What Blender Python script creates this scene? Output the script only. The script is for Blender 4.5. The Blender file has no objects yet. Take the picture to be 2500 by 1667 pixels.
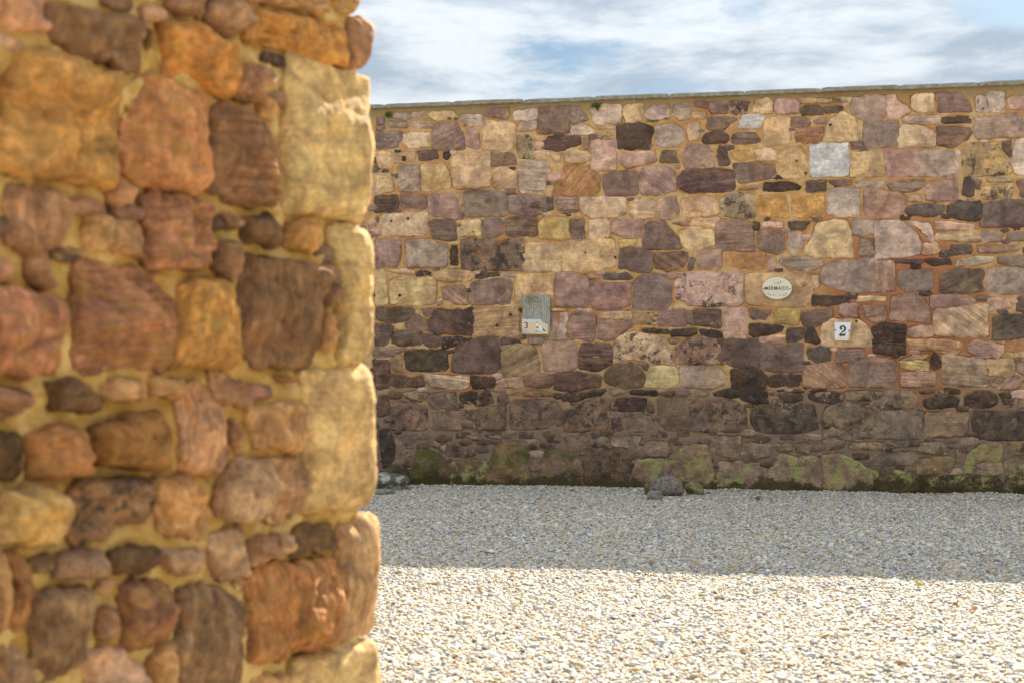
import bpy, math, random
import numpy as np
from mathutils import Vector, noise
random.seed(7)
R = math.radians
scene = bpy.context.scene
C = scene.collection

# ------------------------------------------------------------------ camera
F = 2500 * 50 / 36.0            # focal length in pixels of the 2500 px wide photograph
HORIZON = 898.0
CAM_Z = 1.0
cam_d = bpy.data.cameras.new('camera'); cam = bpy.data.objects.new('camera', cam_d); C.objects.link(cam)
cam.location = (0, 0, CAM_Z); cam.rotation_euler = (R(90), 0, 0)
cam_d.lens = 50; cam_d.sensor_width = 36; cam_d.shift_y = (HORIZON - 833.5) / 2500
cam_d.clip_end = 2000; cam_d.clip_start = 0.05
cam_d.dof.use_dof = True; cam_d.dof.focus_distance = 11.6; cam_d.dof.aperture_fstop = 4.8
scene.camera = cam

# ------------------------------------------------------------------ light
SUN_EL, SUN_AZ = 33.7, 24.5
sd = Vector((math.sin(R(SUN_AZ)) * math.cos(R(SUN_EL)), math.cos(R(SUN_AZ)) * math.cos(R(SUN_EL)), math.sin(R(SUN_EL))))
sun_d = bpy.data.lights.new('sun', 'SUN'); sun = bpy.data.objects.new('sun', sun_d); C.objects.link(sun)
sun_d.energy = 5.0; sun_d.angle = R(0.53); sun_d.color = (1.0, 0.875, 0.69)
sun.rotation_euler = (-sd).to_track_quat('-Z', 'Y').to_euler()
scene.view_settings.view_transform = 'Standard'; scene.view_settings.look = 'None'
scene.view_settings.exposure = 1.75; scene.view_settings.gamma = 1; scene.view_settings.use_curve_mapping = False

world = bpy.data.worlds.new('World'); scene.world = world; world.use_nodes = True
nt = world.node_tree; nt.nodes.clear()
def N(t, typ, **kw):
    n = t.nodes.new(typ)
    for k, v in kw.items(): setattr(n, k, v)
    return n
def mathn(t, op, a, b=None, c=None, clamp=False):
    n = N(t, 'ShaderNodeMath', operation=op, use_clamp=clamp)
    for i, v in enumerate((a, b, c)):
        if v is None: continue
        if hasattr(v, 'is_output'): t.links.new(v, n.inputs[i])
        else: n.inputs[i].default_value = v
    return n.outputs[0]
def vmul(t, v, s):
    n = N(t, 'ShaderNodeVectorMath', operation='MULTIPLY'); t.links.new(v, n.inputs[0]); n.inputs[1].default_value = s
    return n.outputs[0]
def noisen(t, vec, scale, detail=4, rough=0.55, dist=0.0):
    n = N(t, 'ShaderNodeTexNoise'); t.links.new(vec, n.inputs['Vector'])
    n.inputs['Scale'].default_value = scale; n.inputs['Detail'].default_value = detail
    n.inputs['Roughness'].default_value = rough; n.inputs['Distortion'].default_value = dist
    return n
def smooth(t, v, a, b, lo=0.0, hi=1.0):
    n = N(t, 'ShaderNodeMapRange', interpolation_type='SMOOTHSTEP'); t.links.new(v, n.inputs[0])
    n.inputs[1].default_value = a; n.inputs[2].default_value = b; n.inputs[3].default_value = lo; n.inputs[4].default_value = hi
    return n.outputs[0]
def mixc(t, fac, a, b, mode='MIX'):
    n = N(t, 'ShaderNodeMix', data_type='RGBA', blend_type=mode)
    for i, v in ((0, fac), (6, a), (7, b)):
        if hasattr(v, 'is_output'): t.links.new(v, n.inputs[i])
        elif isinstance(v, (int, float)): n.inputs[i].default_value = v
        else: n.inputs[i].default_value = (*v, 1) if len(v) == 3 else v
    return n.outputs[2]
sky = N(nt, 'ShaderNodeTexSky', sky_type='NISHITA'); sky.sun_disc = False
sky.sun_elevation = R(SUN_EL); sky.sun_rotation = R(SUN_AZ); sky.air_density = 1.0; sky.dust_density = 1.2; sky.ozone_density = 1.0
tc = N(nt, 'ShaderNodeTexCoord')
geo = tc.outputs['Generated']
sep = N(nt, 'ShaderNodeSeparateXYZ'); nt.links.new(geo, sep.inputs[0])
# cloud layer seen from below: stretched along the horizon, rifts of blue between
cn = noisen(nt, vmul(nt, geo, (8.0, 8.0, 28.0)), 1.0, 11, 0.66, 0.15)
cb = noisen(nt, vmul(nt, geo, (3.6, 3.6, 12.0)), 1.0, 5, 0.5, 0.3)
cn.noise_dimensions = '4D'; cb.noise_dimensions = '4D'; cn.inputs['W'].default_value = SKYW1 = 3.7; cb.inputs['W'].default_value = 1.2
cov = mathn(nt, 'ADD', mathn(nt, 'MULTIPLY', cn.outputs[0], 0.6), mathn(nt, 'MULTIPLY', cb.outputs[0], 0.4))
def rift(az, el, saz, sel, amt):      # a gap in the cloud, as an ellipse of directions
    d = Vector((math.sin(R(az)) * math.cos(R(el)), math.cos(R(az)) * math.cos(R(el)), math.sin(R(el))))
    s = N(nt, 'ShaderNodeVectorMath', operation='SUBTRACT'); nt.links.new(geo, s.inputs[0]); s.inputs[1].default_value = d
    m = vmul(nt, s.outputs[0], (1 / R(saz), 1 / R(saz), 1 / R(sel)))
    l = N(nt, 'ShaderNodeVectorMath', operation='LENGTH'); nt.links.new(m, l.inputs[0])
    g = mathn(nt, 'EXPONENT', mathn(nt, 'MULTIPLY', mathn(nt, 'POWER', l.outputs[1], 2.0), -1.0))
    return mathn(nt, 'MULTIPLY', g, amt)
for a in ((2.5, 12.6, 3.4, 0.8, 0.11), (20.0, 14.0, 3.2, 1.7, 0.28), (9.5, 13.2, 2.2, 1.0, 0.05), (-14, 17, 4, 2, .15), (34, 22, 6, 3, .2), (-40, 30, 9, 5, .2), (60, 14, 7, 2, .2), (150, 35, 14, 8, .2), (-120, 25, 12, 6, .2)):
    cov = mathn(nt, 'SUBTRACT', cov, rift(*a))
cmask = smooth(nt, cov, 0.33, 0.45)
shade = smooth(nt, noisen(nt, vmul(nt, geo, (8.5, 8.5, 32.0)), 1.0, 10, 0.60, 0.25).outputs[0], 0.36, 0.64)
CLOUD_B = 1.0
sepd = N(nt, 'ShaderNodeSeparateXYZ'); nt.links.new(geo, sepd.inputs[0])
grad = mathn(nt, 'MULTIPLY_ADD', mathn(nt, 'MAXIMUM', sepd.outputs[2], 0.0), 2.0, 1.0)      # a clouded sky brightens towards the zenith
cloudc = mixc(nt, shade, (1.42, 1.72, 2.04), (2.75, 2.92, 3.05))
gv_ = N(nt, 'ShaderNodeVectorMath', operation='SCALE'); nt.links.new(cloudc, gv_.inputs[0]); nt.links.new(grad, gv_.inputs['Scale']); cloudc = gv_.outputs[0]
blue = mixc(nt, 1.0, sky.outputs[0], (0.20, 0.265, 0.32), 'MULTIPLY')
skycol = mixc(nt, mathn(nt, 'MULTIPLY', cmask, 0.95), blue, cloudc)
bg = N(nt, 'ShaderNodeBackground'); bg.inputs[1].default_value = 0.07
nt.links.new(skycol, bg.inputs[0])
wo = N(nt, 'ShaderNodeOutputWorld'); nt.links.new(bg.outputs[0], wo.inputs[0])
world.cycles.sampling_method = 'AUTOMATIC'

# ------------------------------------------------------------------ helpers
def tag(o, label=None, cat=None, group=None, kind=None):
    if label: o['label'] = label
    if cat: o['category'] = cat
    if group: o['group'] = group
    if kind: o['kind'] = kind
    return o
def empty(name, loc, rz=0, **kw):
    o = bpy.data.objects.new(name, None); C.objects.link(o); o.location = loc; o.rotation_euler = (0, 0, rz); o.empty_display_size = .1
    return tag(o, **kw)
def meshobj(name, verts, faces, mat, parent=None, smoothf=True, attrs=None):
    me = bpy.data.meshes.new(name); me.from_pydata([tuple(v) for v in verts], [], faces)
    if smoothf: me.polygons.foreach_set('use_smooth', [True] * len(me.polygons))
    if attrs:
        for k, (typ, data) in attrs.items():
            a = me.attributes.new(k, typ, 'POINT')
            a.data.foreach_set('color' if 'COLOR' in typ else 'vector', np.asarray(data, dtype=np.float32).ravel())
    me.materials.append(mat); me.update()
    o = bpy.data.objects.new(name, me); C.objects.link(o)
    if parent: o.parent = parent
    return o
def s2l(c): return c / 12.92 if c <= .04045 else ((c + .055) / 1.055) ** 2.4
def hexc(h, tint, near=False, fl=''):
    r, g_, b_ = [s2l(int(ch, 16) * 17 / 255.) for ch in h]
    L = .3 * r + .6 * g_ + .1 * b_; rg = r / g_; bg_ = b_ / g_
    hi, lo = (1.75, .42) if 'o' in fl else (1.44, .58)
    if h != 'bbb' and h != 'aab': rg = max(rg, 1.34 if bg_ < .72 or near else 1.24); bg_ = min(bg_, .80)
    if rg > hi: rg = hi + (rg - hi) * .12
    if bg_ < lo: bg_ = lo - (lo - bg_) * .3
    if near:
        if L > .36: bg_ *= .80; rg *= 1.11
        else: bg_ *= .74; rg *= 1.25
        L *= min(1.2, (L / .38) ** .20)
    else: L = max(L * (L / .38) ** .22, .042); bg_ = min(bg_ * 1.04, 1.0); rg *= 1.05
    g2 = L / (.3 * rg + .6 + .1 * bg_); c = [g2 * rg / tint, g2 / tint, g2 * bg_ / tint]
    k = min(1, (.70 if near else .66) / max(c)); return [v * k for v in c]
def ray(px, py): return ((px - 1250) / F, 1.0, -(py - HORIZON) / F)

class Wall:          # a vertical plane: local x along the wall, z up, -y out of its face
    def __init__(s, O, ang): s.O = O; s.a = ang; s.e = (math.cos(ang), math.sin(ang)); s.n = (math.sin(ang), -math.cos(ang))
    def at(s, px, py, off=0.0):
        d = ray(px, py)
        t = (s.O[0] * s.n[0] + s.O[1] * s.n[1] + off) / (d[0] * s.n[0] + d[1] * s.n[1])
        X, Y, Z = d[0] * t, d[1] * t, CAM_Z + d[2] * t
        return ((X - s.O[0]) * s.e[0] + (Y - s.O[1]) * s.e[1], Z)
    def px(s, x, z):
        X = s.O[0] + x * s.e[0]; Y = s.O[1] + x * s.e[1]
        return 1250 + F * X / Y, HORIZON - F * (z - CAM_Z) / Y
FARW = Wall((0, 11.95), -R(11.4))
NEARW = Wall((-.305, 3.0), R(57.0))
# ------------------------------------------------------------------ materials
def newmat(name):
    m = bpy.data.materials.new(name); m.use_nodes = True
    t = m.node_tree; b = t.nodes['Principled BSDF']; b.inputs['Roughness'].default_value = .85
    b.inputs['Specular IOR Level'].default_value = .25
    return m, t, b
def attr(t, name): n = N(t, 'ShaderNodeAttribute', attribute_name=name); return n
def stone_material(name, fine, bump):
    m, t, b = newmat(name)
    col = attr(t, 'Col').outputs['Color']; T = attr(t, 'T').outputs['Vector']
    fx = N(t, 'ShaderNodeSeparateColor'); fxa = attr(t, 'Fx'); t.links.new(fxa.outputs['Color'], fx.inputs[0])
    fy = N(t, 'ShaderNodeSeparateColor'); t.links.new(attr(t, 'Fy').outputs['Color'], fy.inputs[0])
    n1 = noisen(t, T, 5.5 * fine, 6, .6, .6)
    n2 = noisen(t, T, 22 * fine, 6, .65, .2)
    grain = noisen(t, T, 260 * fine, 3, .7)
    bnd = noisen(t, vmul(t, T, (3.0, 3.0, 34.0)), 1.0 * fine, 5, .6, .9)
    band = smooth(t, bnd.outputs[0], .3, .7)
    c = mixc(t, 1.0, col, mixc(t, smooth(t, n1.outputs[0], .3, .7), (.66, .64, .66), (1.34, 1.34, 1.28)), 'MULTIPLY')
    m2 = noisen(t, T, 17 * fine, 8, .72, .5)
    c = mixc(t, 1.0, c, mixc(t, smooth(t, m2.outputs[0], .32, .68), (.74, .73, .73), (1.24, 1.24, 1.22)), 'MULTIPLY')
    # hue drift inside one stone: pinker and yellower clouds
    hue = noisen(t, T, 3.6 * fine, 3, .5, 1.0)
    c = mixc(t, smooth(t, hue.outputs[0], .5, .72, 0, .55), c, mixc(t, 1.0, c, (1.20, 1.03, .78), 'MULTIPLY'))
    c = mixc(t, smooth(t, hue.outputs[0], .48, .3, 0, .5), c, mixc(t, 1.0, c, (1.0, .9, .98), 'MULTIPLY'))
    c = mixc(t, 1.0, c, mixc(t, grain.outputs[0], (.78, .78, .78), (1.22, 1.22, 1.22)), 'MULTIPLY')
    c = mixc(t, fx.outputs[0], c, mixc(t, 1.0, c, mixc(t, band, (.62, .60, .58), (1.35, 1.3, 1.22)), 'MULTIPLY'))
    # ochre blotches
    ob = smooth(t, noisen(t, T, 9 * fine, 4, .6, .8).outputs[0], .5, .62)
    c = mixc(t, mathn(t, 'MULTIPLY', ob, mathn(t, 'MULTIPLY', fy.outputs[1], .6)), c, (.50, .27, .07))
    # mortar smears left on the face; greyer old mortar low down
    o_ = N(t, 'ShaderNodeTexCoord').outputs['Object']; s_ = N(t, 'ShaderNodeSeparateXYZ'); t.links.new(o_, s_.inputs[0])
    SMEAR = mixc(t, smooth(t, s_.outputs[2], .45, .9), (.21, .15, .11), (.48, .33, .22)) if fine == 1 else (.40, .27, .10)
    ms = smooth(t, noisen(t, T, 13 * fine, 8, .7, .4).outputs[0], .55, .60)
    c = mixc(t, mathn(t, 'MULTIPLY', ms, mathn(t, 'MULTIPLY', fy.outputs[2], .8)), c, SMEAR)
    # dark algae / soot blotches
    bl = smooth(t, noisen(t, T, 12 * fine, 9, .75, .3).outputs[0], .49, .60)
    c = mixc(t, mathn(t, 'MULTIPLY', bl, mathn(t, 'MULTIPLY', fx.outputs[1], .85)), c, (.045, .042, .036))
    # pale crustose lichen
    w = smooth(t, noisen(t, T, 38 * fine, 8, .75, .2).outputs[0], .54, .62)
    wz = smooth(t, n2.outputs[0], .42, .6)
    c = mixc(t, mathn(t, 'MULTIPLY', mathn(t, 'MULTIPLY', w, wz), mathn(t, 'MULTIPLY', fx.outputs[2], .75)), c, (.50, .49, .42))
    # tiny dark pits on every stone
    v = noisen(t, T, 95 * fine, 2, .5)
    c = mixc(t, smooth(t, v.outputs[0], .70, .74, 0, .7), c, (.06, .04, .03))
    # moss and yellow lichen
    g1 = smooth(t, noisen(t, T, 6 * fine, 9, .7, .4).outputs[0], .47, .60)
    gc = mixc(t, n2.outputs[0], (.035, .040, .010), (.15, .15, .04))
    c = mixc(t, mathn(t, 'MULTIPLY', g1, mathn(t, 'MULTIPLY', fy.outputs[0], .9)), c, gc)
    obj = N(t, 'ShaderNodeTexCoord').outputs['Object']
    sz = N(t, 'ShaderNodeSeparateXYZ'); t.links.new(obj, sz.inputs[0])
    yl = smooth(t, noisen(t, obj, 7 * fine, 10, .80, .3).outputs[0], .50, .56)
    c = mixc(t, mathn(t, 'MULTIPLY', yl, mathn(t, 'MULTIPLY', fxa.outputs['Alpha'], .9)), c, mixc(t, n2.outputs[0], (.27, .26, .08), (.44, .42, .16)))
    # brown algae line where the gravel keeps the stone wet
    zz = mathn(t, 'ADD', sz.outputs[2], mathn(t, 'MULTIPLY', mathn(t, 'SUBTRACT', noisen(t, obj, 4, 10, .78).outputs[0], .5), -.55))
    wet = smooth(t, zz, .10, .055)
    c = mixc(t, mathn(t, 'MULTIPLY', wet, .88 if fine == 1 else .0), c, mixc(t, n2.outputs[0], (.030, .022, .008), (.085, .065, .020)))
    t.links.new(c, b.inputs['Base Color'])
    h = mathn(t, 'ADD', mathn(t, 'MULTIPLY', n2.outputs[0], 1.0), mathn(t, 'MULTIPLY', grain.outputs[0], .25))
    h = mathn(t, 'ADD', h, mathn(t, 'MULTIPLY', mathn(t, 'MULTIPLY', band, fx.outputs[0]), .7))
    bp = N(t, 'ShaderNodeBump'); bp.inputs['Strength'].default_value = 1.0; bp.inputs['Distance'].default_value = bump
    t.links.new(h, bp.inputs['Height']); t.links.new(bp.outputs[0], b.inputs['Normal'])
    return m
M_FAR = stone_material('sandstone', 1, .012)
M_NEAR = stone_material('sandstone_rough', 3, .010)

def mortar_material(name, cols, low, fine, bump):
    m, t, b = newmat(name)
    obj = N(t, 'ShaderNodeTexCoord').outputs['Object']
    n1 = noisen(t, obj, 1.7, 5, .6, .6); n2 = noisen(t, obj, 9 * fine, 7, .65, .3); n3 = noisen(t, obj, 130 * fine, 3, .7); n4 = noisen(t, obj, 2.6, 4, .6, 1.0)
    c = mixc(t, smooth(t, n2.outputs[0], .42, .58), cols[0], cols[1])
    c = mixc(t, smooth(t, n1.outputs[0], .48, .64, 0, .8), c, cols[2])
    sz = N(t, 'ShaderNodeSeparateXYZ'); t.links.new(obj, sz.inputs[0])
    if low:
        # iron stain bleeding through the joints towards the right end
        vs = N(t, 'ShaderNodeVectorMath', operation='SUBTRACT'); t.links.new(obj, vs.inputs[0]); vs.inputs[1].default_value = (3.15, 0, 1.45)
        vl = N(t, 'ShaderNodeVectorMath', operation='LENGTH'); t.links.new(vmul(t, vs.outputs[0], (1.1, 0, .9)), vl.inputs[0])
        st = smooth(t, mathn(t, 'ADD', vl.outputs[1], mathn(t, 'MULTIPLY', mathn(t, 'SUBTRACT', n1.outputs[0], .5), 1.8)), 1.0, .45)
        c = mixc(t, mathn(t, 'MULTIPLY', st, .8), c, (.36, .13, .06))
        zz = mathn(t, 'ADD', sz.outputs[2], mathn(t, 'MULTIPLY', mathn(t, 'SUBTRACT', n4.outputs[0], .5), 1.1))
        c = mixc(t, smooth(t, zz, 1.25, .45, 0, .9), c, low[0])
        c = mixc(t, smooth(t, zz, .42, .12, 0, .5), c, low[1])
        # green-grey bloom under the coping
        zt = mathn(t, 'ADD', sz.outputs[2], mathn(t, 'MULTIPLY', mathn(t, 'SUBTRACT', n2.outputs[0], .5), .5))
        c = mixc(t, smooth(t, zt, 3.02, 3.2, 0, .7), c, (.20, .17, .085))
        zz2 = mathn(t, 'ADD', sz.outputs[2], mathn(t, 'MULTIPLY', mathn(t, 'SUBTRACT', noisen(t, obj, 5, 8, .7).outputs[0], .5), -.3))
        c = mixc(t, smooth(t, zz2, .12, .05, 0, .85), c, (.04, .03, .012))
    c = mixc(t, 1.0, c, mixc(t, n3.outputs[0], (.7, .7, .7), (1.3, 1.3, 1.3)), 'MULTIPLY')
    t.links.new(c, b.inputs['Base Color'])
    h = mathn(t, 'ADD', n2.outputs[0], mathn(t, 'MULTIPLY', n3.outputs[0], .45))
    bp = N(t, 'ShaderNodeBump'); bp.inputs['Distance'].default_value = bump
    t.links.new(h, bp.inputs['Height']); t.links.new(bp.outputs[0], b.inputs['Normal'])
    return m
M_MORTAR = mortar_material('lime_mortar', ((.53, .30, .11), (.64, .43, .215), (.46, .20, .08)), ((.215, .145, .105), (.205, .155, .11)), 1, .007)
M_MORTARN = mortar_material('ochre_mortar', ((.50, .30, .075), (.66, .45, .17), (.46, .25, .06)), None, 2, .005)

def simple_mat(name, c0, c1, scale=20, rough=.8, bump=.002, stretch=(1, 1, 1), lo=.4, hi=.6, spec=.3, emit=None):
    m, t, b = newmat(name); obj = vmul(t, N(t, 'ShaderNodeTexCoord').outputs['Object'], stretch)
    n = noisen(t, obj, scale, 8, .65, .3)
    t.links.new(mixc(t, smooth(t, n.outputs[0], lo, hi), c0, c1), b.inputs['Base Color'])
    b.inputs['Roughness'].default_value = rough; b.inputs['Specular IOR Level'].default_value = spec
    if bump:
        bp = N(t, 'ShaderNodeBump'); bp.inputs['Distance'].default_value = bump; t.links.new(n.outputs[0], bp.inputs['Height']); t.links.new(bp.outputs[0], b.inputs['Normal'])
    return m

def pebble_material():
    m, t, b = newmat('pebble')
    oi = N(t, 'ShaderNodeObjectInfo').outputs['Random']
    cr = N(t, 'ShaderNodeValToRGB'); cr.color_ramp.interpolation = 'CONSTANT'; t.links.new(oi, cr.inputs[0])
    W_ = (1.0, .99, .965)
    stops = [(0, (.47, .40, .30)), (.12, (.31, .31, .31)), (.24, (.56, .51, .43)), (.36, (.20, .22, .25)), (.42, (.41, .32, .20)), (.52, (.35, .36, .39)),
             (.62, (.50, .45, .36)), (.72, (.28, .24, .19)), (.79, (.60, .58, .54)), (.86, (.30, .18, .10)), (.90, (.42, .40, .36)), (.96, (.11, .12, .14)), (.98, (.45, .25, .10))]
    e = cr.color_ramp.elements
    while len(e) < len(stops): e.new(.5)
    for i, (p, c) in enumerate(stops): e[i].position = p; e[i].color = (*[min(.78, a * w) for a, w in zip(c, W_)], 1)
    obj = N(t, 'ShaderNodeTexCoord').outputs['Object']
    n = noisen(t, obj, 60, 5, .6)
    c = mixc(t, 1.0, cr.outputs[0], mixc(t, n.outputs[0], (.75, .75, .75), (1.25, 1.25, 1.25)), 'MULTIPLY')
    t.links.new(c, b.inputs['Base Color']); b.inputs['Roughness'].default_value = .7; b.inputs['Specular IOR Level'].default_value = .35
    return m
M_PEB = pebble_material()
def ground_material():
    m, t, b = newmat('gravel_bed')
    obj = N(t, 'ShaderNodeTexCoord').outputs['Object']
    v = N(t, 'ShaderNodeTexVoronoi'); t.links.new(obj, v.inputs['Vector']); v.inputs['Scale'].default_value = 55
    hs = N(t, 'ShaderNodeSeparateColor'); t.links.new(v.outputs['Color'], hs.inputs[0])
    c = mixc(t, hs.outputs[0], (.28, .26, .21), (.50, .46, .37))
    t.links.new(c, b.inputs['Base Color'])
    bp = N(t, 'ShaderNodeBump', invert=True); bp.inputs['Distance'].default_value = .01
    t.links.new(v.outputs['Distance'], bp.inputs['Height']); t.links.new(bp.outputs[0], b.inputs['Normal'])
    return m
M_GROUND = ground_material()
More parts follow.
